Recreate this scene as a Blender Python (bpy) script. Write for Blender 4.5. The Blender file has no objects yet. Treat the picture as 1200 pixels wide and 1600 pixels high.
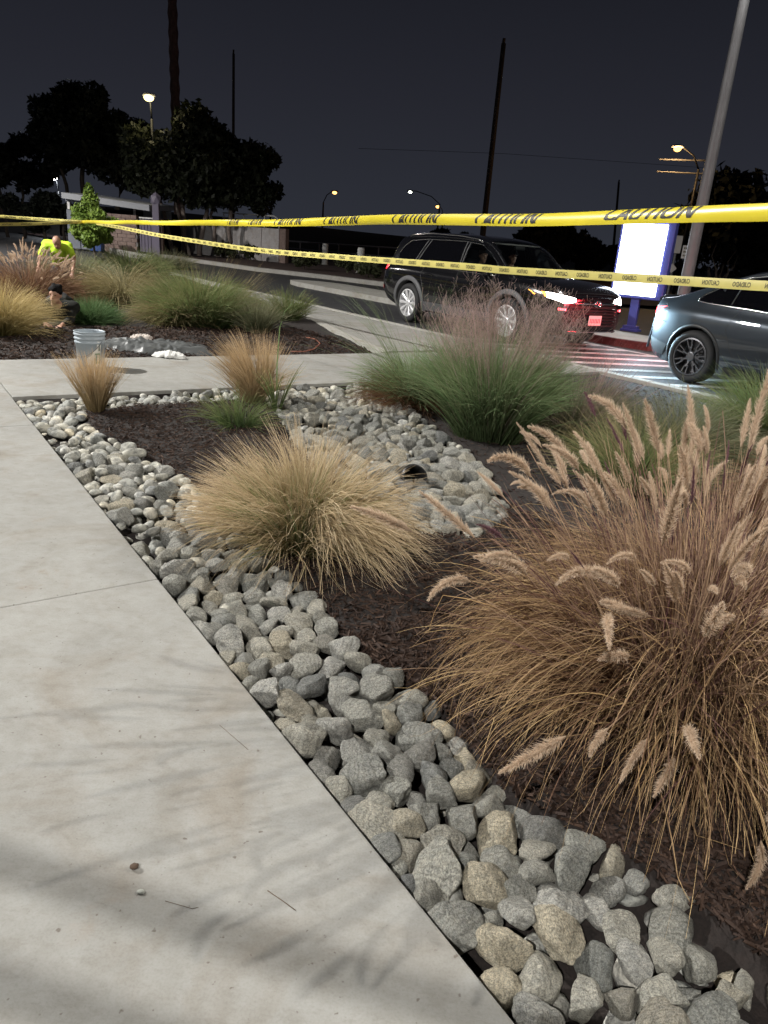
import bpy, bmesh, math, random
import numpy as np
from mathutils import Vector, Matrix, noise as mnoise
random.seed(7)
RNG = np.random.default_rng(11)
PI = math.pi
scn = bpy.context.scene
COL = scn.collection

# ------------------------------------------------------------------ camera
CAM_H, F_PX = 1.45, 1150.0
ROLL, PITCH = math.radians(4.574), math.radians(20.05)
FW = Vector((0, math.cos(PITCH), -math.sin(PITCH)))
_r0, _u0 = Vector((1, 0, 0)), Vector((0, math.sin(PITCH), math.cos(PITCH)))
RT = _r0 * math.cos(ROLL) + _u0 * math.sin(ROLL)
UP = _u0 * math.cos(ROLL) - _r0 * math.sin(ROLL)
cam_d = bpy.data.cameras.new('camera')
cam = bpy.data.objects.new('camera', cam_d)
COL.objects.link(cam)
cam_d.sensor_fit = 'HORIZONTAL'
cam_d.sensor_width = 36.0
cam_d.lens = F_PX / 1200 * 36.0
cam_d.clip_start = 0.05
cam_d.clip_end = 3000
cam.matrix_world = Matrix(((RT.x, UP.x, -FW.x, 0), (RT.y, UP.y, -FW.y, 0), (RT.z, UP.z, -FW.z, CAM_H), (0, 0, 0, 1)))
scn.camera = cam

# ------------------------------------------------------------------ night sky, exposure
world = bpy.data.worlds.new('World')
scn.world = world
world.use_nodes = True
nt = world.node_tree
nt.nodes.clear()
w_out = nt.nodes.new('ShaderNodeOutputWorld')
w_bg = nt.nodes.new('ShaderNodeBackground')
w_bg.inputs['Strength'].default_value = 1.0
w_tc = nt.nodes.new('ShaderNodeTexCoord')
w_sep = nt.nodes.new('ShaderNodeSeparateXYZ')
w_ramp = nt.nodes.new('ShaderNodeValToRGB')
w_ramp.color_ramp.elements[0].position = 0.0
w_ramp.color_ramp.elements[0].color = (.027, .030, .040, 1)
w_ramp.color_ramp.elements[1].position = 0.75
w_ramp.color_ramp.elements[1].color = (.005, .006, .008, 1)
_e = w_ramp.color_ramp.elements.new(0.16); _e.color = (.0185, .0195, .027, 1)
_e = w_ramp.color_ramp.elements.new(0.34); _e.color = (.0088, .0096, .0138, 1)
nt.links.new(w_tc.outputs['Generated'], w_sep.inputs[0])
nt.links.new(w_sep.outputs['Z'], w_ramp.inputs[0])
nt.links.new(w_ramp.outputs[0], w_bg.inputs['Color'])
nt.links.new(w_bg.outputs[0], w_out.inputs['Surface'])
scn.view_settings.view_transform = 'Standard'
scn.view_settings.look = 'None'
scn.view_settings.exposure = 0.0
scn.view_settings.gamma = 1.0
scn.view_settings.use_curve_mapping = False
scn.cycles.max_bounces = 6
scn.cycles.transparent_max_bounces = 8
scn.cycles.sample_clamp_indirect = 4.0
scn.cycles.use_denoising = True

# ------------------------------------------------------------------ places
# The lane, pavements and beds all lie on one grid: s runs along the lane towards the viewer's right, t across it.
def W(s, t, z=0.0):
    return Vector((.577 * s + .816 * t, -.816 * s + .577 * t, z))
def ray(px, py):
    return RT * ((px - 600) / F_PX) + UP * ((800 - py) / F_PX) + FW
def G(px, py, z=0.0):
    d = ray(px, py)
    k = (z - CAM_H) / d.z
    return Vector((d.x * k, d.y * k, z))
def P(px, py, Y):
    d = ray(px, py)
    k = Y / d.y
    return Vector((d.x * k, Y, CAM_H + d.z * k))
LANE_ANG = math.atan2(-.816, .577)

# ------------------------------------------------------------------ object helpers
def link(o, parent=None):
    COL.objects.link(o)
    if parent is not None:
        o.parent = parent
    return o
def tag(o, label=None, cat=None, group=None, kind=None):
    if label: o['label'] = label
    if cat: o['category'] = cat
    if group: o['group'] = group
    if kind: o['kind'] = kind
    return o
def empty(name, loc=(0, 0, 0), rz=0.0, label=None, cat=None, group=None, kind=None):
    o = bpy.data.objects.new(name, None)
    o.empty_display_size = .1
    o.location = loc
    o.rotation_euler = (0, 0, rz)
    link(o)
    return tag(o, label, cat, group, kind)
def mobj(name, me, mat=None, parent=None, loc=None):
    if mat is not None and not me.materials:
        me.materials.append(mat)
    o = bpy.data.objects.new(name, me)
    if loc is not None: o.location = loc
    return link(o, parent)
def bmobj(name, bm, mat, parent=None, smooth=False, loc=None):
    me = bpy.data.meshes.new(name)
    bm.normal_update()
    bm.to_mesh(me)
    bm.free()
    if smooth:
        me.polygons.foreach_set('use_smooth', [True] * len(me.polygons))
    return mobj(name, me, mat, parent, loc)
def np_mesh(name, V, F, attrs=None, smooth=True):
    V = np.asarray(V, dtype=np.float32); F = np.asarray(F, dtype=np.int32)
    me = bpy.data.meshes.new(name)
    m, k = F.shape
    me.vertices.add(len(V)); me.vertices.foreach_set('co', V.ravel())
    me.loops.add(m * k); me.loops.foreach_set('vertex_index', F.ravel())
    me.polygons.add(m)
    me.polygons.foreach_set('loop_start', np.arange(0, m * k, k, dtype=np.int32))
    me.polygons.foreach_set('use_smooth', np.full(m, smooth))
    for key, val in (attrs or {}).items():
        a = me.attributes.new(key, 'FLOAT', 'POINT')
        a.data.foreach_set('value', np.asarray(val, dtype=np.float32))
    me.update(calc_edges=True)
    return me
def copy_tree(o, parent=None):
    c = o.copy()
    link(c, parent)
    for ch in o.children:
        copy_tree(ch, c)
    return c
def box(bm, c, d, rz=0.0, bev=0.0):
    r = bmesh.ops.create_cube(bm, size=1.0)
    vs = r['verts']
    bmesh.ops.scale(bm, vec=d, verts=vs)
    if bev > 0:
        es = list({e for v in vs for e in v.link_edges})
        rb = bmesh.ops.bevel(bm, geom=es, offset=bev, segments=2, affect='EDGES', profile=.6)
        vs = list({v for f in rb['faces'] for v in f.verts} | {v for v in vs if v.is_valid})
    if rz:
        bmesh.ops.rotate(bm, cent=(0, 0, 0), matrix=Matrix.Rotation(rz, 3, 'Z'), verts=vs)
    bmesh.ops.translate(bm, vec=c, verts=vs)
    return vs
def tube(bm, pts, rad, n=8, cap=True):
    pts = [Vector(p) for p in pts]
    rads = rad if isinstance(rad, (list, tuple)) else [rad] * len(pts)
    rings = []
    ref = Vector((0, 0, 1))
    for i, p in enumerate(pts):
        t = (pts[min(i + 1, len(pts) - 1)] - pts[max(i - 1, 0)]).normalized()
        a = t.cross(ref if abs(t.dot(ref)) < .95 else Vector((1, 0, 0))).normalized()
        b = t.cross(a)
        rings.append([bm.verts.new(p + (a * math.cos(2 * PI * k / n) + b * math.sin(2 * PI * k / n)) * rads[i]) for k in range(n)])
    for q in range(len(rings) - 1):
        for k in range(n):
            bm.faces.new((rings[q][k], rings[q][(k + 1) % n], rings[q + 1][(k + 1) % n], rings[q + 1][k]))
    if cap:
        bm.faces.new(rings[0][::-1]); bm.faces.new(rings[-1])
def lathe(bm, prof, n=24, closed=False):
    rings = [[bm.verts.new((r * math.cos(2 * PI * k / n), r * math.sin(2 * PI * k / n), z)) for k in range(n)] for r, z in prof]
    m = len(rings)
    for q in range(m if closed else m - 1):
        A, B = rings[q], rings[(q + 1) % m]
        for k in range(n):
            bm.faces.new((A[k], A[(k + 1) % n], B[(k + 1) % n], B[k]))
    return rings
def prism(bm, poly, z0, z1):
    a = [bm.verts.new((p[0], p[1], z0)) for p in poly]
    b = [bm.verts.new((p[0], p[1], z1)) for p in poly]
    n = len(poly)
    bm.faces.new(b); bm.faces.new(a[::-1])
    for k in range(n):
        bm.faces.new((a[k], a[(k + 1) % n], b[(k + 1) % n], b[k]))
    bmesh.ops.recalc_face_normals(bm, faces=bm.faces[:])
def ball(bm, c, r, sc=(1, 1, 1), sub=2, rot=None):
    vs = bmesh.ops.create_icosphere(bm, subdivisions=sub, radius=r)['verts']
    bmesh.ops.scale(bm, vec=sc, verts=vs)
    if rot is not None:
        bmesh.ops.rotate(bm, cent=(0, 0, 0), matrix=rot, verts=vs)
    bmesh.ops.translate(bm, vec=c, verts=vs)
    return vs

# ------------------------------------------------------------------ materials
def mat_base(name):
    m = bpy.data.materials.new(name)
    m.use_nodes = True
    t = m.node_tree
    b = t.nodes['Principled BSDF']
    return m, t, b
def N(t, kind, **kw):
    n = t.nodes.new(kind)
    for k, v in kw.items():
        if k in n.inputs: n.inputs[k].default_value = v
        else: setattr(n, k, v)
    return n
def c4(c): return (c[0], c[1], c[2], 1.0)
def mat(name, col, rough=.6, metal=0.0, var=None, bump=None, spec=None, coat=0.0, emit=None, emit_s=0.0, col2=None):
    """plain surface; var=(scale, amount) mottles it towards col2, bump=(scale, strength)"""
    m, t, b = mat_base(name)
    b.inputs['Base Color'].default_value = c4(col)
    b.inputs['Roughness'].default_value = rough
    b.inputs['Metallic'].default_value = metal
    if spec is not None: b.inputs['Specular IOR Level'].default_value = spec
    if coat: b.inputs['Coat Weight'].default_value = coat; b.inputs['Coat Roughness'].default_value = .03
    if emit is not None:
        b.inputs['Emission Color'].default_value = c4(emit); b.inputs['Emission Strength'].default_value = emit_s
    tc = N(t, 'ShaderNodeTexCoord')
    if var:
        nz = N(t, 'ShaderNodeTexNoise', Scale=var[0], Detail=6.0, Roughness=.65)
        t.links.new(tc.outputs['Object'], nz.inputs['Vector'])
        rp = N(t, 'ShaderNodeValToRGB')
        rp.color_ramp.elements[0].position = .35; rp.color_ramp.elements[1].position = .68
        d = col2 or tuple(x * (1 - var[1]) for x in col)
        rp.color_ramp.elements[0].color = c4(d); rp.color_ramp.elements[1].color = c4(col)
        t.links.new(nz.outputs['Fac'], rp.inputs[0])
        t.links.new(rp.outputs[0], b.inputs['Base Color'])
    if bump:
        nb = N(t, 'ShaderNodeTexNoise', Scale=bump[0], Detail=5.0)
        t.links.new(tc.outputs['Object'], nb.inputs['Vector'])
        bp = N(t, 'ShaderNodeBump', Strength=bump[1], Distance=.01)
        t.links.new(nb.outputs['Fac'], bp.inputs['Height'])
        t.links.new(bp.outputs[0], b.inputs['Normal'])
    return m
def mat_emit(name, col, s):
    m, t, b = mat_base(name)
    t.nodes.remove(b)
    e = N(t, 'ShaderNodeEmission', Strength=s)
    e.inputs['Color'].default_value = c4(col)
    t.links.new(e.outputs[0], t.nodes['Material Output'].inputs[0])
    return m
def mat_concrete(name, col=(.295, .294, .278), stain=(.20, .165, .13), scale=1.0):
    m, t, b = mat_base(name)
    geo = N(t, 'ShaderNodeNewGeometry')
    big = N(t, 'ShaderNodeTexNoise', Scale=1.3 * scale, Detail=5.0, Roughness=.6, Distortion=.6)
    mid = N(t, 'ShaderNodeTexNoise', Scale=9.0 * scale, Detail=8.0, Roughness=.7)
    fine = N(t, 'ShaderNodeTexNoise', Scale=160.0, Detail=4.0)
    mp = N(t, 'ShaderNodeMapping'); mp.inputs['Scale'].default_value = (1.0, 2.2, 1.0); mp.inputs['Rotation'].default_value = (0, 0, .9)
    sweep = N(t, 'ShaderNodeTexNoise', Scale=14.0, Detail=7.0, Roughness=.75)
    spot = N(t, 'ShaderNodeTexVoronoi', Scale=9.0); spot.feature = 'F1'
    sp2 = N(t, 'ShaderNodeTexNoise', Scale=3.0, Detail=3.0)
    for n in (big, mid, fine, spot, sp2): t.links.new(geo.outputs['Position'], n.inputs['Vector'])
    t.links.new(geo.outputs['Position'], mp.inputs['Vector']); t.links.new(mp.outputs[0], sweep.inputs['Vector'])
    def ramp(src, p0, p1, a, c):
        r = N(t, 'ShaderNodeValToRGB')
        r.color_ramp.elements[0].position = p0; r.color_ramp.elements[1].position = p1
        r.color_ramp.elements[0].color = c4(a); r.color_ramp.elements[1].color = c4(c)
        t.links.new(src, r.inputs[0]); return r.outputs[0]
    def mix(kind, fac, a, c):
        x = N(t, 'ShaderNodeMix', data_type='RGBA', blend_type=kind)
        if isinstance(fac, float): x.inputs[0].default_value = fac
        else: t.links.new(fac, x.inputs[0])
        t.links.new(a, x.inputs[6]); t.links.new(c, x.inputs[7]); return x.outputs[2]
    base = ramp(big.outputs['Fac'], .36, .62, tuple(x * .86 for x in col), col)
    base = mix('MULTIPLY', .75, base, ramp(mid.outputs['Fac'], .35, .6, (.82, .80, .77), (1, 1, 1)))
    base = mix('MULTIPLY', .38, base, ramp(sweep.outputs['Fac'], .34, .50, (.70, .66, .62), (1, 1, 1)))
    dust = N(t, 'ShaderNodeTexNoise', Scale=1.9, Detail=6.0, Roughness=.62, Distortion=1.2); t.links.new(geo.outputs['Position'], dust.inputs['Vector'])
    base = mix('MULTIPLY', .8, base, ramp(dust.outputs['Fac'], .50, .70, (1, 1, 1), (.80, .73, .66)))
    base = mix('MULTIPLY', .5, base, ramp(fine.outputs['Fac'], .3, .55, (.80, .79, .77), (1, 1, 1)))
    # brown earth smudges, few and irregular
    msk = N(t, 'ShaderNodeMath', operation='MULTIPLY')
    t.links.new(ramp(sp2.outputs['Fac'], .57, .70, (0, 0, 0), (1, 1, 1)), msk.inputs[0])
    t.links.new(ramp(mid.outputs['Fac'], .50, .64, (0, 0, 0), (.8, .8, .8)), msk.inputs[1])
    st = N(t, 'ShaderNodeRGB'); st.outputs[0].default_value = c4(stain)
    base = mix('MIX', msk.outputs[0], base, st.outputs[0])
    dots = N(t, 'ShaderNodeTexNoise', Scale=45.0, Detail=2.0)
    t.links.new(geo.outputs['Position'], dots.inputs['Vector'])
    dk = N(t, 'ShaderNodeRGB'); dk.outputs[0].default_value = (.11, .09, .075, 1)
    base = mix('MIX', ramp(dots.outputs['Fac'], .695, .75, (0, 0, 0), (.8, .8, .8)), base, dk.outputs[0])
    t.links.new(base, b.inputs['Base Color'])
    b.inputs['Roughness'].default_value = .78
    b.inputs['Specular IOR Level'].default_value = .3
    bp = N(t, 'ShaderNodeBump', Strength=.5, Distance=.004)
    t.links.new(sweep.outputs['Fac'], bp.inputs['Height'])
    t.links.new(bp.outputs[0], b.inputs['Normal'])
    return m
def mat_stone(name):
    m, t, b = mat_base(name)
    oi = N(t, 'ShaderNodeObjectInfo')
    tc = N(t, 'ShaderNodeTexCoord')
    at = N(t, 'ShaderNodeAttribute', attribute_name='r')
    add = N(t, 'ShaderNodeMath', operation='ADD'); fr = N(t, 'ShaderNodeMath', operation='FRACT')
    t.links.new(oi.outputs['Random'], add.inputs[0]); t.links.new(at.outputs['Fac'], add.inputs[1]); t.links.new(add.outputs[0], fr.inputs[0])
    r = N(t, 'ShaderNodeValToRGB')
    r.color_ramp.interpolation = 'LINEAR'
    els = [(0, (.24, .25, .245)), (.12, (.50, .49, .45)), (.24, (.33, .34, .335)), (.36, (.55, .53, .475)), (.48, (.42, .43, .415)), (.60, (.23, .24, .25)), (.70, (.58, .53, .43)), (.80, (.37, .375, .36)), (.90, (.54, .54, .53)), (1.0, (.30, .31, .305))]
    r.color_ramp.elements[0].position = 0; r.color_ramp.elements[0].color = c4(els[0][1])
    r.color_ramp.elements[1].position = 1; r.color_ramp.elements[1].color = c4(els[-1][1])
    for p, c in els[1:-1]:
        e = r.color_ramp.elements.new(p); e.color = c4(c)
    t.links.new(fr.outputs[0], r.inputs[0])
    # per stone texture offset
    mp = N(t, 'ShaderNodeVectorMath', operation='ADD')
    cx = N(t, 'ShaderNodeCombineXYZ')
    mu = N(t, 'ShaderNodeMath', operation='MULTIPLY'); mu.inputs[1].default_value = 37.0
    t.links.new(fr.outputs[0], mu.inputs[0]); t.links.new(mu.outputs[0], cx.inputs[0])
    t.links.new(tc.outputs['Object'], mp.inputs[0]); t.links.new(cx.outputs[0], mp.inputs[1])
    n1 = N(t, 'ShaderNodeTexNoise', Scale=2.6, Detail=6.0, Roughness=.7)
    n2 = N(t, 'ShaderNodeTexNoise', Scale=17.0, Detail=6.0, Roughness=.75)
    n3 = N(t, 'ShaderNodeTexVoronoi', Scale=22.0)
    for n in (n1, n2, n3): t.links.new(mp.outputs[0], n.inputs['Vector'])
    def ramp(src, p0, p1, a, c):
        q = N(t, 'ShaderNodeValToRGB')
        q.color_ramp.elements[0].position = p0; q.color_ramp.elements[1].position = p1
        q.color_ramp.elements[0].color = c4(a); q.color_ramp.elements[1].color = c4(c)
        t.links.new(src, q.inputs[0]); return q.outputs[0]
    def mix(kind, fac, a, c):
        x = N(t, 'ShaderNodeMix', data_type='RGBA', blend_type=kind)
        x.inputs[0].default_value = fac
        t.links.new(a, x.inputs[6]); t.links.new(c, x.inputs[7]); return x.outputs[2]
    base = mix('MULTIPLY', .8, r.outputs[0], ramp(n1.outputs['Fac'], .32, .66, (.62, .63, .62), (1.15, 1.12, 1.05)))
    base = mix('MULTIPLY', .8, base, ramp(n2.outputs['Fac'], .40, .58, (.42, .43, .43), (1.5, 1.48, 1.42)))
    vein = N(t, 'ShaderNodeTexWave', Scale=1.6, Distortion=9.0, Detail=4.0); vein.inputs['Detail Scale'].default_value = 1.4
    t.links.new(mp.outputs[0], vein.inputs['Vector'])
    base = mix('MULTIPLY', .5, base, ramp(vein.outputs['Fac'], .05, .45, (.62, .60, .57), (1.1, 1.1, 1.1)))
    t.links.new(base, b.inputs['Base Color'])
    b.inputs['Roughness'].default_value = .72
    b.inputs['Specular IOR Level'].default_value = .35
    n4 = N(t, 'ShaderNodeTexNoise', Scale=5.0, Detail=8.0, Roughness=.7)
    t.links.new(mp.outputs[0], n4.inputs['Vector'])
    bp0 = N(t, 'ShaderNodeBump', Strength=.9, Distance=.05)
    t.links.new(n4.outputs['Fac'], bp0.inputs['Height'])
    bp = N(t, 'ShaderNodeBump', Strength=.8, Distance=.016)
    t.links.new(n2.outputs['Fac'], bp.inputs['Height']); t.links.new(bp0.outputs[0], bp.inputs['Normal'])
    t.links.new(bp.outputs[0], b.inputs['Normal'])
    return m
def mat_blade(name, root, tip, tip2, trans=.35, mid=None, midpos=.45, rough=.7):
    """grass: root-to-tip colour with a second tip colour for part of the blades, some light passing through"""
    m, t, b = mat_base(name)
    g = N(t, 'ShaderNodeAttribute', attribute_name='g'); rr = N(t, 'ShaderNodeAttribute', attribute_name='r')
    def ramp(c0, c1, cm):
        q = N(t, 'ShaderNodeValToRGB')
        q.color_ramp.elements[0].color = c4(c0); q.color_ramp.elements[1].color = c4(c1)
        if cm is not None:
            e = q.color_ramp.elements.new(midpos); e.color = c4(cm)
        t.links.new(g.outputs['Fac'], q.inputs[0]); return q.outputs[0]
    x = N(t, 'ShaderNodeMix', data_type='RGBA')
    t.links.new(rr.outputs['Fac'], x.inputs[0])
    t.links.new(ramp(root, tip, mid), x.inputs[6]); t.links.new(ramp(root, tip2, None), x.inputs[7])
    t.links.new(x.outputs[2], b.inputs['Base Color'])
    b.inputs['Roughness'].default_value = rough
    b.inputs['Specular IOR Level'].default_value = .25
    tr = N(t, 'ShaderNodeBsdfTranslucent'); t.links.new(x.outputs[2], tr.inputs['Color'])
    mx = N(t, 'ShaderNodeMixShader'); mx.inputs[0].default_value = trans
    t.links.new(b.outputs[0], mx.inputs[1]); t.links.new(tr.outputs[0], mx.inputs[2])
    t.links.new(mx.outputs[0], t.nodes['Material Output'].inputs[0])
    return m
def mat_glass(name, col, clear):
    m, t, b = mat_base(name)
    b.inputs['Base Color'].default_value = c4((.004, .004, .005))
    b.inputs['Roughness'].default_value = .03
    tr = N(t, 'ShaderNodeBsdfTransparent'); tr.inputs['Color'].default_value = c4(col)
    gl = N(t, 'ShaderNodeBsdfGlossy'); gl.inputs['Roughness'].default_value = .02; gl.inputs['Color'].default_value = (1, 1, 1, 1)
    fz = N(t, 'ShaderNodeFresnel', IOR=1.5)
    mx = N(t, 'ShaderNodeMixShader'); t.links.new(fz.outputs[0], mx.inputs[0])
    t.links.new(tr.outputs[0], mx.inputs[1]); t.links.new(gl.outputs[0], mx.inputs[2])
    m2 = N(t, 'ShaderNodeMixShader'); m2.inputs[0].default_value = clear
    t.links.new(b.outputs[0], m2.inputs[1]); t.links.new(mx.outputs[0], m2.inputs[2])
    t.links.new(m2.outputs[0], t.nodes['Material Output'].inputs[0])
    return m

M = {}
M['concrete'] = mat_concrete('pavement_concrete')
M['kerb'] = mat_concrete('kerb_concrete', (.40, .395, .37), (.25, .22, .18), 2.0)
M['asphalt'] = mat('asphalt', (.045, .045, .048), .62, var=(3.0, .35), bump=(140, .5))
M['dirt'] = mat('dark_earth', (.035, .028, .022), .95, var=(2.0, .4), bump=(30, .6))
M['mulch_base'] = mat('mulch_base', (.018, .012, .010), .95, var=(28.0, .55), bump=(60, 1.0))
M['stone'] = mat_stone('river_stone')
M['paint'] = mat('white_road_paint', (.52, .52, .51), .55, var=(7.0, .35))
M['black_metal'] = mat('black_metal', (.008, .008, .009), .6, .2)
M['galv'] = mat('galvanised_steel', (.13, .13, .135), .6, .3, var=(4.0, .2))
M['grey_paint'] = mat('grey_paint', (.25, .25, .27), .5)
M['white_paint'] = mat('white_paint', (.80, .80, .78), .6, var=(3.0, .15))
M['bark'] = mat('bark', (.12, .095, .075), .9, var=(14.0, .5), bump=(30, .8))
M['dark_bark'] = mat('dark_bark', (.07, .055, .045), .9, var=(10.0, .5), bump=(20, .8))
M['skin'] = mat('skin', (.42, .24, .17), .55, var=(20.0, .12))
M['hair'] = mat('black_hair', (.004, .0035, .0035), .75, bump=(120, .8), spec=.15)
M['rubber'] = mat('tyre_rubber', (.014, .014, .015), .75, bump=(60, .3))
M['tape'] = mat('yellow_tape', (.72, .60, .035), .32, var=(3.0, .12), spec=.5)
M['tape_pale'] = mat('pale_yellow_tape', (.68, .60, .19), .4, var=(3.0, .12), spec=.4)
M['ink'] = mat('black_ink', (.018, .016, .012), .5)
M['ink_soft'] = mat('worn_black_ink', (.10, .09, .04), .5)

# letters for the tapes
_words = {}
def text_mesh(s):
    if s not in _words: _words[s] = _text_mesh(s)
    return _words[s][0].copy(), _words[s][1]
def _text_mesh(s):
    cu = bpy.data.curves.new('txt', 'FONT'); cu.body = s; cu.size = 1.0; cu.resolution_u = 2; cu.offset = .028
    o = bpy.data.objects.new('txt', cu); COL.objects.link(o)
    dg = bpy.context.evaluated_depsgraph_get()
    me = bpy.data.meshes.new_from_object(o.evaluated_get(dg))
    bpy.data.objects.remove(o); bpy.data.curves.remove(cu)
    V = np.array([v.co[:2] for v in me.vertices]); Fs = [tuple(p.vertices) for p in me.polygons]
    bpy.data.meshes.remove(me)
    V[:, 0] -= V[:, 0].min(); V[:, 1] -= V[:, 1].min()
    return V, Fs
for _w in ('CAUTION', 'CUIDADO'): text_mesh(_w)

# ================================================================== LAMPS (the visible pole and poles out of view, one added for the enclosure)
M['lamp_lens_white'] = mat_emit('lit_lens_white', (1, .97, .90), 60.0)
M['lamp_lens_amber'] = mat_emit('lit_lens_amber', (1, .48, .13), 4.5)
M['lamp_lens_yellow'] = mat_emit('lit_lens_yellow', (1, .80, .30), 5.0)
M['lamp_lens_small'] = mat_emit('lit_lens_small', (.92, 1, .80), 25.0)
def spot(name, loc, aim, watts, col, parent, cone=165, rad=.18):
    d = bpy.data.lights.new(name, 'SPOT')
    d.energy = watts; d.color = col; d.spot_size = math.radians(cone); d.spot_blend = .7; d.shadow_soft_size = rad
    o = bpy.data.objects.new(name, d)
    o.location = loc
    o.rotation_euler = (Vector(aim) - Vector(loc)).to_track_quat('-Z', 'Y').to_euler()
    return link(o, parent)
def lot_lamp(base, h, arm, watts, col, label, r0=.15, r1=.075, cone=165, rad=.18):
    o = empty('lamp_post', base, 0, label, 'lamp post', 'lamp posts around the car park')
    bm = bmesh.new(); tube(bm, [(0, 0, -.1), (0, 0, .8), (0, 0, h * .6), (0, 0, h)], [r0, r0 * .97, (r0 + r1) / 2, r1], 14)
    bmobj('pole', bm, M['galv'], o, True)
    bm = bmesh.new(); box(bm, (0, 0, .0), (.5, .5, .5), 0, .03); bmobj('footing', bm, M['kerb'], o)
    A = Vector(arm)
    bm = bmesh.new(); tube(bm, [(0, 0, h - .12), (A.x * .5, A.y * .5, h), (A.x, A.y, h + .05)], .045, 8); bmobj('arm', bm, M['galv'], o, True)
    bm = bmesh.new(); box(bm, (A.x * 1.2, A.y * 1.2, h + .06), (.62, .34, .12), math.atan2(A.y, A.x), .03)
    hd = bmobj('lamp_head', bm, M['grey_paint'], o)
    bm = bmesh.new(); box(bm, (A.x * 1.2, A.y * 1.2, h - .012), (.5, .26, .02), math.atan2(A.y, A.x))
    bmobj('lens', bm, M['lamp_lens_white'], hd)
    spot('lamp_light', (A.x * 1.2, A.y * 1.2, h - .06), (A.x * 1.2 + A.x * .6, A.y * 1.2 + A.y * .6, 0), watts, col, hd, cone, rad)
    return o
LAMP_A = P(1066, 470, 14.6)
lot_lamp((LAMP_A.x, LAMP_A.y, 0), 8.6, (-.1, -1.0, 0), 1500, (1, .97, .93), 'tall grey steel lamp post behind the dark grey car, leaving the picture at the top', .115, .06)
lot_lamp((12.4, 4.2, 0), 8.6, (-1.0, -.1, 0), 5600, (1, .95, .87), 'steel lamp post beside the lane right of the picture', rad=.06)
lot_lamp((-16.5, 9.0, 0), 11.0, (1.0, -.2, 0), 33000, (1, .975, .93), 'steel lamp post beside the pavement left of the picture', rad=.12)
lot_lamp((-2.4, -6.0, 0), 7.0, (.1, 1.0, 0), 3900, (1, .97, .92), 'steel lamp post behind the viewer', rad=.05)
lot_lamp((-23, 27.0, 0), 8.0, (1.0, .4, 0), 13000, (1, .95, .90), 'added unseen steel lamp post lighting the bin enclosure from left of the picture')  # added out of view to brighten the enclosure and low wall

# ================================================================== GROUND
def sheet(name, poly, z, m, kind='structure'):
    bm = bmesh.new()
    bm.faces.new([bm.verts.new((p[0], p[1], z)) for p in poly])
    bmesh.ops.recalc_face_normals(bm, faces=bm.faces[:])
    for f in bm.faces:
        if f.normal.z < 0: f.normal_flip()
    o = bmobj(name, bm, m)
    o['kind'] = kind
    return o
def stpoly(pts): return [W(a, b)[:2] for a, b in pts]
sheet('ground', [(-1500, -300), (1500, -300), (1500, 2500), (-1500, 2500)], -.35, M['dirt'])
sheet('drive_lane', stpoly([(30, 8.42), (30, 60), (-160, 60), (-160, -60), (-27.5, -60), (-27.5, 8.42)]), -.05, M['asphalt'])

def slab(parent, s0, s1, t0, t1, z1=0.0, z0=-.16, bev=.006, m=None, name='slab'):
    bm = bmesh.new()
    c = W((s0 + s1) / 2, (t0 + t1) / 2)
    box(bm, (0, 0, (z0 + z1) / 2), (abs(s1 - s0), abs(t1 - t0), z1 - z0), LANE_ANG, bev)
    bmesh.ops.translate(bm, vec=(c.x, c.y, 0), verts=bm.verts[:])
    return bmobj(name, bm, m or M['concrete'], parent)
pav = empty('pavement', (0, 0, 0), kind='structure')
js = [4.0, .11, -2.92, -5.80, -8.65]
for a, b in zip(js[:-1], js[1:]):
    slab(pav, b + .003, a - .003, -2.2, .885)
    slab(pav, b + .003, a - .003, -5.3, -2.206)
path = empty('path', (0, 0, 0), kind='structure')
jt = [.892, 2.75, 4.6, 6.45, 8.25]
for a, b in zip(jt[:-1], jt[1:]):
    slab(path, -8.65, -6.80, a + .003, b - .003)
strip = empty('lane_pavement', (0, 0, 0), kind='structure')
isl = [(-8.80, 6.02), (-10.9, 6.5), (-13.4, 7.18), (-16.5, 7.7), (-20.5, 8.05)]
for (sa, ta), (sb, tb) in zip(isl[:-1], isl[1:]):
    bm = bmesh.new()
    prism(bm, stpoly([(sa - .004, ta), (sb + .004, tb), (sb + .004, 8.25), (sa - .004, 8.25)]), -.16, 0)
    bmobj('slab', bm, M['concrete'], strip)
# kerb along the lane and the low kerb of the planted island
kerbs = empty('kerb', (0, 0, 0), kind='structure')
ks = list(np.arange(12, -27.4, -3.0))
for a, b in zip(ks[:-1], ks[1:]):
    slab(kerbs, b + .004, a - .004, 8.256, 8.415, .012, -.2, .012, M['kerb'], 'kerb_stone')
ik = empty('island_kerb', (0, 0, 0), kind='structure')
ikp = [(-8.66, 5.86), (-10.9, 6.35), (-13.4, 7.03), (-16.5, 7.55), (-20.5, 7.90), (-25.5, 8.2)]
for (sa, ta), (sb, tb) in zip(ikp[:-1], ikp[1:]):
    bm = bmesh.new(); prism(bm, stpoly([(sa - .004, ta), (sb + .004, tb), (sb + .004, tb + .15), (sa - .004, ta + .15)]), -.25, .015)
    bmobj('kerb_stone', bm, M['kerb'], ik)
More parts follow.
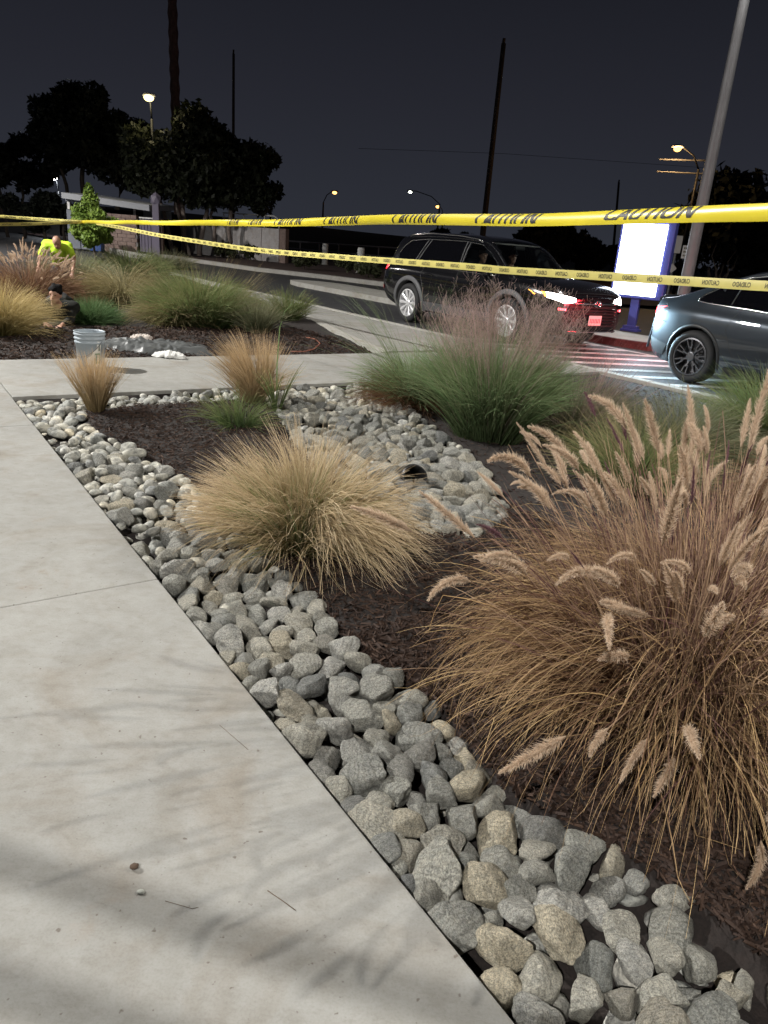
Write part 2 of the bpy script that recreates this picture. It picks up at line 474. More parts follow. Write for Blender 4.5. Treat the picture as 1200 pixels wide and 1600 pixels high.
# median with the order screen, its kerb edge coloured reddish for the red light there
M['red_lit_kerb'] = mat('red_lit_kerb_concrete', (.16, .06, .055), .7, var=(6.0, .5))  # dark reddish kerb colour, the red light on it included
med = empty('median', (0, 0, 0), kind='structure')
mp = [(-22.8, 11.9), (-22.5, 11.45), (-21.6, 11.25), (-16, 11.3), (-9.3, 11.55), (-8.7, 11.75), (-8.5, 12.3), (-9.2, 12.95), (-16, 13.1), (-21.6, 12.9), (-22.5, 12.5)]
bm = bmesh.new(); prism(bm, stpoly(mp), -.25, .085); bmobj('median_top', bm, M['kerb'], med)
bm = bmesh.new(); prism(bm, stpoly([(-12.5, 11.36), (-9.25, 11.53), (-8.65, 11.72), (-8.45, 12.3), (-8.55, 12.3), (-8.8, 11.8), (-9.3, 11.62), (-12.5, 11.46)]), -.2, .092); bmobj('red_lit_edge', bm, M['red_lit_kerb'], med)
# hatched keep-clear marking
hat = empty('hatched_marking', (0, 0, 0), kind='structure')
for k in range(8):
    s = -10.4 + k * .62
    q = stpoly([(s, 8.75), (s + .20, 8.75), (s + 1.15, 11.15), (s + .95, 11.15)])
    bm = bmesh.new(); prism(bm, q, -.0485, -.045); bmobj('stripe', bm, M['paint'], hat)
for t0 in (8.62, 11.17):
    bm = bmesh.new(); prism(bm, stpoly([(-10.5, t0), (-4.6, t0), (-4.6, t0 + .1), (-10.5, t0 + .1)]), -.0485, -.0445); bmobj('stripe', bm, M['paint'], hat)

# far kerb, planting strip beyond the second lane
fk = [G(*p, z=.05) for p in ((150, 384), (285, 404), (400, 420), (500, 431), (606, 444), (720, 462))]
far = empty('far_kerb', (0, 0, 0), kind='structure')
for a, b in zip(fk[:-1], fk[1:]):
    n = Vector((-(b - a).y, (b - a).x, 0)).normalized()
    if n.y < 0: n = -n
    bm = bmesh.new(); prism(bm, [a[:2], b[:2], (b + n * .35)[:2], (a + n * .35)[:2]], -.2, .1); bmobj('kerb_stone', bm, M['kerb'], far)
M['far_mulch'] = mat('far_mulch', (.06, .03, .025), .95, var=(3.0, .5), bump=(12, 1.0))
poly = [(p.x - .02, p.y + .33) for p in fk] + [(fk[-1].x + 10, fk[-1].y + 4), (fk[-1].x + 14, 55), (-40, 75), (fk[0].x - 12, 60)]
sheet('planting_strip', poly, .06, M['far_mulch'])

# ================================================================== BEDS: polygons in (s, t)
STRIP = [(-6.74, .905), (.9, .905), (.9, 1.50), (-.2, 1.52), (-.8, 1.50), (-1.2, 1.37), (-1.65, 1.46), (-2.05, 1.38), (-2.6, 1.47), (-3.3, 1.48), (-4.3, 1.52), (-5.1, 1.40), (-5.9, 1.26), (-6.35, 1.38), (-6.40, 2.95), (-6.76, 3.0)]
BED = [(-6.76, 3.02), (-6.76, 4.75), (-6.0, 4.35), (-5.4, 4.10), (-4.2, 3.72), (-3.6, 3.44), (-3.0, 3.05), (-2.78, 2.62), (-2.95, 2.40), (-3.6, 2.36), (-4.77, 2.50), (-5.6, 2.80), (-6.3, 2.98)]
def inside(poly, S, T):
    r = np.zeros(S.shape, bool); n = len(poly)
    for i in range(n):
        (a, b), (c, d) = poly[i], poly[(i + 1) % n]
        cond = ((b > T) != (d > T))
        with np.errstate(divide='ignore', invalid='ignore'):
            xs = (c - a) * (T - b) / (d - b if d != b else 1e-9) + a
        r ^= cond & (S < xs)
    return r
def vnoise(x, y, k):
    return np.sin(x * k + 1.3 * np.sin(y * k * .7 + 2)) * np.cos(y * k * 1.1 + 1.7 * np.sin(x * k * .6)) * .5
def st_to_xy(S, T): return .577 * S + .816 * T, -.816 * S + .577 * T
def mulch_z(S, T):
    z = -.035 + .02 * vnoise(S, T, 2.1) + .012 * vnoise(S, T, 6.3)
    rock = inside(STRIP, S, T) | inside(BED, S, T)
    z = np.where(rock, -.12, z)
    return z
def bed_mesh(name, s0, s1, t0, t1, step, zf, mask=None):
    S, T = np.meshgrid(np.arange(s0, s1 + 1e-6, step), np.arange(t0, t1 + 1e-6, step), indexing='ij')
    X, Y = st_to_xy(S, T); Z = zf(S, T)
    n, m = S.shape
    V = np.stack([X, Y, Z], -1).reshape(-1, 3)
    i = np.arange(n * m).reshape(n, m)
    Fq = np.stack([i[:-1, :-1], i[1:, :-1], i[1:, 1:], i[:-1, 1:]], -1).reshape(-1, 4)
    if mask is not None:
        c = mask(S, T)
        ok = (c[:-1, :-1] & c[1:, :-1] & c[1:, 1:] & c[:-1, 1:]).reshape(-1)
        Fq = Fq[ok]
    return np_mesh(name, V, Fq)
o = mobj('mulch_bed', bed_mesh('mulch_bed', -6.80, 4.0, .885, 8.26, .05, mulch_z), M['mulch_base']); o['kind'] = 'structure'
def isl_right(S): return np.interp(-S, [8.6, 10.9, 13.4, 16.5, 20.5, 25.5], [5.88, 6.37, 7.05, 7.57, 7.92, 8.2])
def isl_z(S, T): return -.07 + .05 * vnoise(S, T, 1.3) + .02 * vnoise(S, T, 5.0) + .05 * np.clip((-8.9 - S) / 1.5, 0, 1)
o = mobj('island_bed', bed_mesh('island_bed', -27.4, -8.655, -12, 8.2, .15, isl_z, lambda S, T: T < isl_right(S) + .12), M['mulch_base']); o['kind'] = 'structure'

# mulch chips
M['chips'] = mat_blade('bark_chips', (.026, .015, .011), (.080, .046, .030), (.019, .012, .010), .0, rough=.75)
def chips(name, S, T, zf, lmin, lmax, label):
    n = len(S)
    X, Y = st_to_xy(S, T); Z = zf(S, T) + RNG.uniform(-.004, .014, n)
    a = RNG.uniform(0, 2 * PI, n); el = RNG.normal(0, .32, n); L = RNG.uniform(lmin, lmax, n); w = L * RNG.uniform(.14, .4, n); h = RNG.uniform(.003, .007, n) * lmax / .05
    d = np.stack([np.cos(a) * np.cos(el), np.sin(a) * np.cos(el), np.sin(el)], -1)
    sd = np.stack([-np.sin(a), np.cos(a), RNG.normal(0, .3, n)], -1)
    up = np.cross(d, sd)
    C = np.stack([X, Y, Z], -1)
    def pt(i, j, k, tw=1.0): return C + d * (i * L / 2)[:, None] + sd * (j * w / 2 * tw)[:, None] + up * (k * h)[:, None]
    ring = [pt(-1, -1, 0, .7), pt(-1, 1, 0, .7), pt(-.9, 0, 1), pt(1, -1, 0, .5), pt(1, 1, 0, .5), pt(.9, 0, 1)]
    V = np.stack(ring, 1).reshape(-1, 3)
    f = np.array([[0, 2, 5, 3], [2, 1, 4, 5], [1, 0, 3, 4]])
    Fq = (np.arange(n)[:, None, None] * 6 + f[None]).reshape(-1, 4)
    r = np.repeat(RNG.random(n), 6); g = np.repeat(RNG.random(n) ** 1.5, 6)
    o = mobj(name, np_mesh(name, V, Fq, {'r': r, 'g': g}, False), M['chips'])
    tag(o, label, 'mulch', kind='stuff')
def scatter(n, s0, s1, t0, t1, keep):
    S = RNG.uniform(s0, s1, n); T = RNG.uniform(t0, t1, n); k = keep(S, T); return S[k], T[k]
nk = lambda S, T: ~(inside(STRIP, S, T) | inside(BED, S, T))
A = scatter(26000, -4.2, .6, 1.35, 3.2, nk); A2 = scatter(16000, -2.2, .7, 1.35, 2.3, nk); B = scatter(9000, -6.5, -4.0, 1.3, 3.2, nk); C_ = scatter(9000, -6.0, .5, 3.0, 8.2, nk)
chips('mulch_chips', np.concatenate([A[0], A2[0], B[0], C_[0]]), np.concatenate([A[1], A2[1], B[1], C_[1]]), mulch_z, .015, .05, 'dark brown shredded bark mulch between the stones and grasses')
A = scatter(9000, -11.5, -8.75, -1, 6.0, lambda S, T: T < isl_right(S))
chips('island_mulch_chips', A[0], A[1], isl_z, .03, .09, 'reddish brown bark mulch on the island beyond the path')

# ================================================================== STONES
def stone_mesh(i, sub=4):
    bm = bmesh.new()
    bmesh.ops.create_icosphere(bm, subdivisions=sub, radius=1.0)
    rr = random.Random(100 + i)
    vs = bm.verts
    for _ in range(rr.randint(9, 17)):
        n = Vector((rr.gauss(0, 1), rr.gauss(0, 1), rr.gauss(0, 1))).normalized()
        d = rr.uniform(.46, .84)
        for v in vs:
            q = v.co.dot(n)
            if q > d: v.co -= n * (q - d) * .97
    for _ in range((2 if i % 3 else 5) * (1 if sub == 2 else 2)):
        bmesh.ops.smooth_vert(bm, verts=vs[:], factor=.35, use_axis_x=True, use_axis_y=True, use_axis_z=True)
    off = Vector((i * 3.1, i * 1.7, 0))
    for v in vs:
        v.co *= 1 + .15 * mnoise.noise(v.co * 1.4 + off) + .07 * mnoise.noise(v.co * 3.2 + off) + .035 * mnoise.noise(v.co * 7 + off) + .016 * mnoise.noise(v.co * 15 + off)
    me = bpy.data.meshes.new('stone')
    bm.to_mesh(me); bm.free()
    me.polygons.foreach_set('use_smooth', [True] * len(me.polygons))
    a = me.attributes.new('r', 'FLOAT', 'POINT')
    me.materials.append(M['stone'])
    return me
STONES = [stone_mesh(i) for i in range(16)]
STONES_LO = [stone_mesh(i, 2) for i in range(8)]
def pack(poly, n, rmean, rsd, seed, it=90):
    g = np.random.default_rng(seed)
    Pn = np.array(poly); lo, hi = Pn.min(0), Pn.max(0)
    pts = []
    while len(pts) < n:
        c = g.uniform(lo, hi, (400, 2)); c = c[inside(poly, c[:, 0], c[:, 1])]
        for q in c:
            if len(pts) >= n: break
            pts.append(q)
    p = np.array(pts); r = np.clip(g.lognormal(math.log(rmean), rsd, n), rmean * .62, rmean * 1.32)
    edges = [(np.array(poly[i]), np.array(poly[(i + 1) % len(poly)])) for i in range(len(poly))]
    for k in range(it):
        d = p[:, None] - p[None]; dist = np.sqrt((d ** 2).sum(-1)) + 1e-6
        ov = (r[:, None] + r[None]) * .93 - dist
        np.fill_diagonal(ov, 0); ov = np.maximum(ov, 0)
        p = p + (d / dist[..., None] * ov[..., None] * .28).sum(1)
        for a, b in edges:                           # stay inside the outline
            e = b - a; L = np.hypot(*e); e = e / L
            nrm = np.array([-e[1], e[0]])
            tt = np.clip((p - a) @ e, 0, L); q = a + tt[:, None] * e
            v = p - q; dd = np.sqrt((v ** 2).sum(-1)) + 1e-9
            isin = inside(poly, p[:, 0], p[:, 1])
            need = np.where(isin, np.maximum(r * .72 - dd, 0), 0)
            p = p + v / dd[:, None] * need[:, None] * .6
            out = (~isin) & (dd < .25)
            p = np.where(out[:, None], q - v / dd[:, None] * r[:, None] * .5, p)
    return p, r, g
def rot_of(g, flat=.35):
    return Matrix.Rotation(g.uniform(0, 2 * PI), 4, 'Z') @ Matrix.Rotation(g.normal(0, flat), 4, 'X') @ Matrix.Rotation(g.normal(0, flat), 4, 'Y')
def stone_bed(name, poly, n, rmean, seed, zc, nlow):
    root = empty(name, (0, 0, 0), kind='structure')
    p, r, g = pack(poly, n, rmean, .22, seed)
    xy = np.stack(st_to_xy(p[:, 0], p[:, 1]), -1)
    order = np.argsort(-(r / np.sqrt((xy ** 2).sum(-1) + 2.1)))          # those that show largest come first
    stuffV, stuffF, stuffR, nv = [], [], [], 0
    def mtx(x, y, z, rad):
        el = g.uniform(1.0, 1.42); fl = g.uniform(.66, .98)
        return Matrix.Translation((x, y, z)) @ rot_of(g) @ Matrix.Diagonal((rad * el * 1.13, rad * 1.13, rad * fl * 1.12, 1))
    def add_stuff(M4):
        nonlocal nv
        me = STONES_LO[int(g.integers(8))]
        co = np.empty(len(me.vertices) * 3, np.float32); me.vertices.foreach_get('co', co)
        co = co.reshape(-1, 3) @ np.array(M4.to_3x3()).T + np.array(M4.translation)
        fi = np.array([q.vertices[:] for q in me.polygons])
        stuffV.append(co); stuffF.append(fi + nv); stuffR.append(np.full(len(co), g.random())); nv += len(co)
    for c, i in enumerate(order):
        z = zc + g.normal(0, .014) - (.02 if r[i] < rmean * .8 else 0) + (r[i] - rmean) * .35
        m4 = mtx(xy[i, 0], xy[i, 1], z, r[i])
        if c < 298:
            o = bpy.data.objects.new('stone', STONES[int(g.integers(16))]); o.matrix_world = m4; link(o, root)
        else:
            add_stuff(m4)
    p2, r2, g2 = pack(poly, nlow, rmean * .95, .2, seed + 50, 40)
    x2 = np.stack(st_to_xy(p2[:, 0], p2[:, 1]), -1)
    for i in range(nlow):
        add_stuff(mtx(x2[i, 0], x2[i, 1], zc - rmean * 1.3 + g.normal(0, .008), r2[i]))
    me = np_mesh('filler_stones', np.concatenate(stuffV), np.concatenate(stuffF), {'r': np.concatenate(stuffR)})
    o = mobj('filler_stones', me, M['stone'], root); o['kind'] = 'stuff'
stone_bed('stone_strip', STRIP, 585, .0495, 3, -.052, 300)
stone_bed('stone_bed', BED, 510, .0530, 5, -.045, 260)
# a few strays on the mulch
# black drain pipe in the wide stone bed
dp = G(640, 748, -.02)
o = empty('drain_pipe', (dp.x, dp.y, -.02), .3, 'black plastic drain pipe opening among the stones of the wide bed', 'pipe')
bm = bmesh.new()
prof = []
for k in range(9):
    prof += [(.085 + (.008 if k % 2 else 0), -.16 + k * .035)]
prof += [(.075, .12), (.070, -.16)]
lathe(bm, prof, 20)
bmesh.ops.rotate(bm, cent=(0, 0, 0), matrix=Matrix.Rotation(math.radians(68), 3, 'X'), verts=bm.verts[:])
M['black_plastic'] = mat('black_plastic', (.012, .012, .013), .35)
bmobj('pipe_wall', bm, M['black_plastic'], o, True)
bm = bmesh.new(); lathe(bm, [(.001, -.1), (.072, -.1)], 20); bmesh.ops.rotate(bm, cent=(0, 0, 0), matrix=Matrix.Rotation(math.radians(68), 3, 'X'), verts=bm.verts[:])
bmobj('pipe_back', bm, M['black_plastic'], o)

# ================================================================== GRASSES
def blades(n, base_r, L, th0, droop, w, k=6, lean=(0, 0), flare=1.0, seed=0, wob=.12, power=1.4, az=None, tip=.15, hmin=.012, bundle=9, kink=.0, spread=.22):
    """n curved ribbons rising from a disc in loose bundles; th0 = (inner, outer) start angle from upright, droop = added bend towards the tip"""
    g = np.random.default_rng(seed)
    nb = max(1, n // bundle); bi = g.integers(0, nb, n)
    ab = g.uniform(0, 2 * PI, nb) if az is None else g.uniform(az[0], az[1], nb)
    ub = np.sqrt(g.random(nb)); db = g.random(nb); lb = g.random(nb); wb_ = g.normal(0, wob, nb); zb_ = g.normal(0, .35, nb)
    a = ab[bi] + g.normal(0, .10, n); u = np.clip(ub[bi] + g.normal(0, .08, n), 0, 1.1)
    p0 = np.stack([np.cos(a) * u * base_r, np.sin(a) * u * base_r, np.full(n, -.01)], -1)
    az_ = a + zb_[bi] + g.normal(0, spread, n)
    Ln = L[0] + (L[1] - L[0]) * np.clip(lb[bi] * .6 + g.random(n) * .5, 0, 1.1)
    t0 = np.clip(th0[0] + (th0[1] - th0[0]) * (u ** flare) + wb_[bi] + g.normal(0, wob * .5, n), -.3, 1.6)
    dr = droop[0] + (droop[1] - droop[0]) * np.clip(db[bi] * .65 + g.random(n) * .4, 0, 1.1)
    pts = np.zeros((n, k + 1, 3)); pts[:, 0] = p0
    bendaz = g.normal(0, .28, n)
    fk = np.where(g.random(n) < kink, g.uniform(.35, .85, n), 2.0); kb = g.uniform(.5, 1.5, n); ka = g.normal(0, .9, n)
    for j in range(k):
        f = (j + .5) / k
        bent = f > fk
        th = t0 + dr * f ** power + np.where(bent, kb, 0)
        aj = az_ + bendaz * f + np.where(bent, ka, 0)
        d = np.stack([np.sin(th) * np.cos(aj) + lean[0] * f, np.sin(th) * np.sin(aj) + lean[1] * f, np.cos(th)], -1)
        d /= np.linalg.norm(d, axis=-1, keepdims=True)
        pts[:, j + 1] = pts[:, j] + d * (Ln / k)[:, None]
    low = hmin + g.random(n) * .03
    pts[:, 1:, 2] = np.maximum(pts[:, 1:, 2], low[:, None])
    f = np.linspace(0, 1, k + 1)
    wd = w * (1 - (1 - tip) * f ** 1.5)[None] * g.uniform(.6, 1.5, n)[:, None]
    return pts, wd, g
def ribbons(pts, wd, g):
    n, k1, _ = pts.shape
    tg = np.gradient(pts, axis=1); tg /= np.linalg.norm(tg, axis=-1, keepdims=True) + 1e-9
    rv = g.normal(0, 1, (n, 1, 3)); rv[..., 2] *= .5
    sd = np.cross(tg, np.broadcast_to(rv, tg.shape)); sd /= np.linalg.norm(sd, axis=-1, keepdims=True) + 1e-9
    V = np.stack([pts - sd * wd[..., None] / 2, pts + sd * wd[..., None] / 2], 2).reshape(-1, 3)
    b = (np.arange(n)[:, None] * k1 + np.arange(k1 - 1)[None]) * 2
    Fq = np.stack([b, b + 1, b + 3, b + 2], -1).reshape(-1, 4)
    gg = np.tile(np.repeat(np.linspace(0, 1, k1), 2), n)
    rr = np.repeat(g.random(n) ** 1.3, k1 * 2)
    return V, Fq, gg, rr
def tuft(parent, name, parts, m):
    Vs, Fs, gs, rs, nv = [], [], [], [], 0
    for p, w, g in parts:
        V, Fq, gg, rr = ribbons(p, w, g)
        Vs.append(V); Fs.append(Fq + nv); gs.append(gg); rs.append(rr); nv += len(V)
    me = np_mesh(name, np.concatenate(Vs), np.concatenate(Fs), {'g': np.concatenate(gs), 'r': np.concatenate(rs)})
    o = mobj(name, me, m, parent); o['kind'] = 'stuff'
    return o
GM = {}
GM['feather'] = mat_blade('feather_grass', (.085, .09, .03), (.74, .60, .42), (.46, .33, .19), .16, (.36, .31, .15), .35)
GM['feather_gold'] = mat_blade('gold_feather_grass', (.20, .15, .07), (.66, .50, .31), (.48, .33, .18), .18)
GM['feather_yellow'] = mat_blade('yellow_feather_grass', (.25, .22, .08), (.60, .48, .24), (.48, .36, .16), .3)
GM['green'] = mat_blade('green_grass', (.05, .09, .03), (.17, .24, .085), (.28, .27, .12), .35)
GM['deep_green'] = mat_blade('deep_green_grass', (.035, .075, .03), (.085, .17, .06), (.14, .19, .08), .35)
GM['muhly'] = mat_blade('muhly_blades', (.05, .075, .03), (.20, .32, .14), (.30, .33, .18), .2)
GM['muhly_pink'] = mat_blade('muhly_panicles', (.22, .20, .14), (.54, .36, .36), (.46, .33, .30), .35)
GM['brown'] = mat_blade('brown_dry_blades', (.10, .05, .03), (.27, .16, .085), (.17, .085, .05), .3)
GM['weeping'] = mat_blade('weeping_tan_blades', (.12, .12, .05), (.42, .34, .19), (.30, .26, .13), .3)
GM['grey_green'] = mat_blade('grey_green_blades', (.08, .10, .05), (.22, .24, .14), (.32, .29, .18), .35)
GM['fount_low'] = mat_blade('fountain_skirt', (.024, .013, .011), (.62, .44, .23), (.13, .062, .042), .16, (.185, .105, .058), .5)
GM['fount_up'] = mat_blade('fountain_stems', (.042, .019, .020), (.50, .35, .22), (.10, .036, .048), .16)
GM['straw'] = mat_blade('pale_straw_blades', (.20, .12, .06), (.74, .54, .28), (.58, .38, .18), .3)
GM['plume'] = mat_blade('fountain_plume', (.44, .32, .22), (.88, .74, .56), (.76, .60, .48), .4)
GM['plume_purple'] = mat_blade('purple_plume', (.10, .045, .055), (.30, .17, .19), (.24, .12, .14), .4)

def plume_mesh(i, L, R, bend, nb=900):
    g = np.random.default_rng(400 + i)
    def cl(s):
        ph = bend * s
        if abs(bend) < 1e-3: return np.stack([0 * s, 0 * s, L * s], -1)
        return np.stack([L / bend * (1 - np.cos(ph)), 0 * s, L / bend * np.sin(ph)], -1)
    s = g.random(nb); a = g.uniform(0, 2 * PI, nb)
    env = np.clip(np.minimum(s / .12, 1) * (1 - np.clip((s - .40) / .60, 0, 1) ** 1.5 * .80), .15, 1) * g.choice([1, 1, 1, 1.35], nb)
    ph = bend * s
    T = np.stack([np.sin(ph), 0 * s, np.cos(ph)], -1); Nn = np.stack([np.cos(ph), 0 * s, -np.sin(ph)], -1); Bn = np.array([0, 1, 0.])
    rad = np.cos(a)[:, None] * Nn + np.sin(a)[:, None] * Bn
    tilt = g.uniform(.55, 1.15, nb)
    d = rad * np.sin(tilt)[:, None] + T * np.cos(tilt)[:, None]
    bl = R * env * g.uniform(.7, 1.25, nb) / np.sin(tilt) * .9
    p0 = cl(s)
    sd = np.cross(d, g.normal(0, 1, (nb, 3))); sd /= np.linalg.norm(sd, axis=-1, keepdims=True)
    w = .0013
    V = np.stack([p0 - sd * w, p0 + sd * w, p0 + d * bl[:, None]], 1).reshape(-1, 3)
    Ft = np.arange(nb * 3).reshape(-1, 3)
    gg = np.tile([0., 0., 1.], nb); rr = np.repeat(g.random(nb), 3)
    # core: seeds along the axis
    nc, kk = 12, 6
    sc_ = np.linspace(0, 1, nc); cp = cl(sc_); ph = bend * sc_
    cr = .30 * R * (1 - .8 * np.clip((sc_ - .5) / .5, 0, 1) ** 1.5) * np.minimum(1, .4 + sc_ * 6)
    ring = []
    for q in range(kk):
        an = 2 * PI * q / kk
        ring.append(cp + (np.cos(an) * np.stack([np.cos(ph), 0 * ph, -np.sin(ph)], -1) + np.sin(an) * Bn[None]) * cr[:, None])
    CV = np.stack(ring, 1).reshape(-1, 3); base = len(V)
    tri = []
    for j in range(nc - 1):
        for q in range(kk):
            a0, a1, b0, b1 = base + j * kk + q, base + j * kk + (q + 1) % kk, base + (j + 1) * kk + q, base + (j + 1) * kk + (q + 1) % kk
            tri += [(a0, a1, b1), (a0, b1, b0)]
    V = np.concatenate([V, CV]); Ft = np.concatenate([Ft, np.array(tri)])
    return np_mesh('seed_head', V, Ft, {'g': np.concatenate([gg, np.full(len(CV), .15)]), 'r': np.concatenate([rr, np.full(len(CV), .5)])})
PLUMES = []
for i, (L_, R_, b_) in enumerate([(.170, .0195, .25), (.200, .0205, .7), (.15, .018, 1.1), (.215, .021, .1), (.13, .0195, .5), (.18, .018, 1.4)]):
    me = plume_mesh(i, L_, R_, b_); me.materials.append(GM['plume']); PLUMES.append(me)
PURPLE = []
for i, (L_, R_, b_) in enumerate([(.13, .010, .3), (.12, .009, .9), (.15, .010, .5)]):
    me = plume_mesh(20 + i, L_, R_, b_, 420); me.materials.append(GM['plume_purple']); PURPLE.append(me)
def put_plume(parent, me, tip, tangent, g):
    z = Vector(tangent).normalized()
    # the bend goes down: local +X points to the downhill side
    hz = Vector((z.x, z.y, 0)); x = (hz.normalized() if hz.length > .05 else Vector((1, 0, 0)))
    x = x + Vector((g.normal(0, .5), g.normal(0, .5), -.4)); x = (x - z * x.dot(z)).normalized()
    y = z.cross(x)
    o = bpy.data.objects.new('seed_head', me)
    s = g.uniform(.66, 1.14); q_ = g.uniform(.65, 1.15); x = x * q_; y = y * q_; z = z * g.uniform(.75, 1.2)
    m = Matrix(((x.x * s, y.x * s, z.x * s, tip[0]), (x.y * s, y.y * s, z.y * s, tip[1]), (x.z * s, y.z * s, z.z * s, tip[2]), (0, 0, 0, 1)))
    link(o, parent); o.matrix_local = m

# --- the big fountain grass in the foreground
fc = Vector((1.10, 2.20, -.03))
fg = empty('fountain_grass', fc, 0, 'large brown fountain grass with tan bottlebrush seed heads beside the stones, in front', 'grass')
tuft(fg, 'leaf_skirt', [
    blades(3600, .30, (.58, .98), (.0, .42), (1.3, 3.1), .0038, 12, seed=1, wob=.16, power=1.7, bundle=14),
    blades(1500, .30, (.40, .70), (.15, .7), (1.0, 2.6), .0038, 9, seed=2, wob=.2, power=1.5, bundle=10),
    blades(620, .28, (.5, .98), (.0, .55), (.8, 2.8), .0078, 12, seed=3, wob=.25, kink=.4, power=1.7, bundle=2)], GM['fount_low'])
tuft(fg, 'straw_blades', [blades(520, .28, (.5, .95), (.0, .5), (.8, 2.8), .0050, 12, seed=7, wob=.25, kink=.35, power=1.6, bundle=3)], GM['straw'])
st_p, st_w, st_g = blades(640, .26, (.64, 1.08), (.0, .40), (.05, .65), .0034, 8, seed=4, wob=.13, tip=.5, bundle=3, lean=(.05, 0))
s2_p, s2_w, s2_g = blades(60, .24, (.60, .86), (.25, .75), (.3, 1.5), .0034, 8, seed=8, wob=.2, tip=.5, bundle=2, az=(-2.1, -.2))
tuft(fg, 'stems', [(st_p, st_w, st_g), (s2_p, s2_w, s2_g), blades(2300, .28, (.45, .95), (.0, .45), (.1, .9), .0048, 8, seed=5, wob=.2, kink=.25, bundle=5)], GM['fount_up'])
g_ = np.random.default_rng(77)
sel = g_.permutation(640)[:195]
for c, i in enumerate(sel):
    tip = st_p[i, -1]; tan = st_p[i, -1] - st_p[i, -2]
    pm = PURPLE[c % 3] if c % 6 == 0 else PLUMES[int(g_.integers(6))]
    put_plume(fg, pm, tip, tan, g_)
for i in range(34):
    put_plume(fg, PLUMES[i % 6], s2_p[i, -1], s2_p[i, -1] - s2_p[i, -2], g_)

# --- the fine feather grass in the middle
c = Vector((-.40, 3.46, -.03))
o = empty('feather_grass', c, 0, 'wide straw coloured feather grass mound in the middle, spilling over the stones', 'grass')
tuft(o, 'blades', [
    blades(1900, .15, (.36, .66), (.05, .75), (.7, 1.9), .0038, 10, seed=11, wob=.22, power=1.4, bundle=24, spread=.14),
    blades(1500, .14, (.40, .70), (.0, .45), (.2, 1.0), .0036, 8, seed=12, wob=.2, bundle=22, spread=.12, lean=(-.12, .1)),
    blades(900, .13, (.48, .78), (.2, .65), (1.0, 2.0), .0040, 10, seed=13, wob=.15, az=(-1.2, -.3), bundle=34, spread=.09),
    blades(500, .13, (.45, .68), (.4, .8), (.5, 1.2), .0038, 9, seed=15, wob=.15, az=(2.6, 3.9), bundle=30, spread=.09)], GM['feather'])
tuft(o, 'green_shoots', [blades(500, .16, (.3, .6), (.0, .7), (.2, .9), .0036, 7, seed=14, wob=.2)], GM['green'])
# small feather grasses by the path
c = G(150, 640, -.02)
o = empty('feather_grass', c, 0, 'small upright golden feather grass at the end of the stone strip', 'grass')
tuft(o, 'blades', [blades(1000, .06, (.32, .54), (.0, .32), (.0, .45), .0036, 6, seed=21, wob=.1, bundle=16)], GM['feather_gold'])
c = G(398, 626, -.02)
o = empty('feather_grass', c, 0, 'golden feather grass blown to the left beside the path', 'grass')
tuft(o, 'blades', [blades(1300, .07, (.40, .72), (.0, .35), (.1, .6), .0038, 7, seed=22, wob=.14, lean=(-.5, .1), bundle=20),
                   blades(500, .10, (.3, .55), (.2, .7), (.3, .9), .0036, 7, seed=23, wob=.14, lean=(.3, 0), bundle=20)], GM['feather_gold'])
c = G(432, 640, -.03)
o = empty('reed', c, 0, 'single tall green reed with a drooping tip behind the wide feather grass', 'plant')
tuft(o, 'blades', [blades(46, .05, (.3, .52), (.0, .4), (.1, .9), .010, 7, seed=24, wob=.15)], GM['green'])
bm = bmesh.new(); tube(bm, [(0, 0, 0), (-.005, 0, .4), (.01, 0, .72), (.05, 0, .86), (.11, 0, .93)], [.006, .005, .004, .003, .0015], 6); bmobj('stalk', bm, mat('reed_green', (.16, .26, .09), .6), o, True)
c = G(372, 664, -.03)
o = empty('green_grass', c, 0, 'low fresh green grass tuft against the back of the wide feather grass', 'grass')
tuft(o, 'blades', [blades(420, .12, (.2, .42), (.0, .7), (.3, 1.1), .0038, 6, seed=25, wob=.25)], GM['green'])

# --- pink muhly and its neighbours beside the wide stone bed
c = Vector((.84, 6.15, -.03))
mg = empty('muhly_grass', c, 0, 'big green muhly grass with pinkish flower haze in front of the black car', 'grass')
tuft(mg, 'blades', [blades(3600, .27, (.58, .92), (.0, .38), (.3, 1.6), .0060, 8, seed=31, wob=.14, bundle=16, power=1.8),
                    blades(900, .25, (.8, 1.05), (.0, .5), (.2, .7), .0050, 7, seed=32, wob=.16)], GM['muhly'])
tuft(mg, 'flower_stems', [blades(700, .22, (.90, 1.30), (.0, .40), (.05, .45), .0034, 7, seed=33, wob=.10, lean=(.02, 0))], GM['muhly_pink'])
def panicles(n, seed, stems, r0):
    """flower sprays along the upper third of the given stems"""
    g = np.random.default_rng(seed)
    sp_ = stems[g.integers(0, len(stems), n)]; f = g.uniform(.62, 1.0, n) * (stems.shape[1] - 1); i = np.minimum(f.astype(int), stems.shape[1] - 2); f = (f - i)[:, None]
    p = sp_[np.arange(n), i] * (1 - f) + sp_[np.arange(n), i + 1] * f
    d = g.normal(0, .55, (n, 3)); d[:, 2] = 1; d /= np.linalg.norm(d, axis=-1, keepdims=True)
    p = p + g.normal(0, r0, (n, 3)); L = g.uniform(.03, .09, n)
    return np.stack([p, p + d * L[:, None] * .5 + g.normal(0, .004, (n, 3)), p + d * L[:, None]], 1), np.full((n, 3), .0020), g
ms = blades(230, .22, (.95, 1.32), (.0, .36), (.05, .4), .003, 7, seed=33, wob=.10)[0]
tuft(mg, 'flower_haze', [panicles(6000, 34, ms, .02)], GM['muhly_pink'])
c = Vector((.20, 7.2, -.03))
o = empty('muhly_grass', c, 0, 'smaller dry brown and green grass left of the big muhly grass, by the path', 'grass')
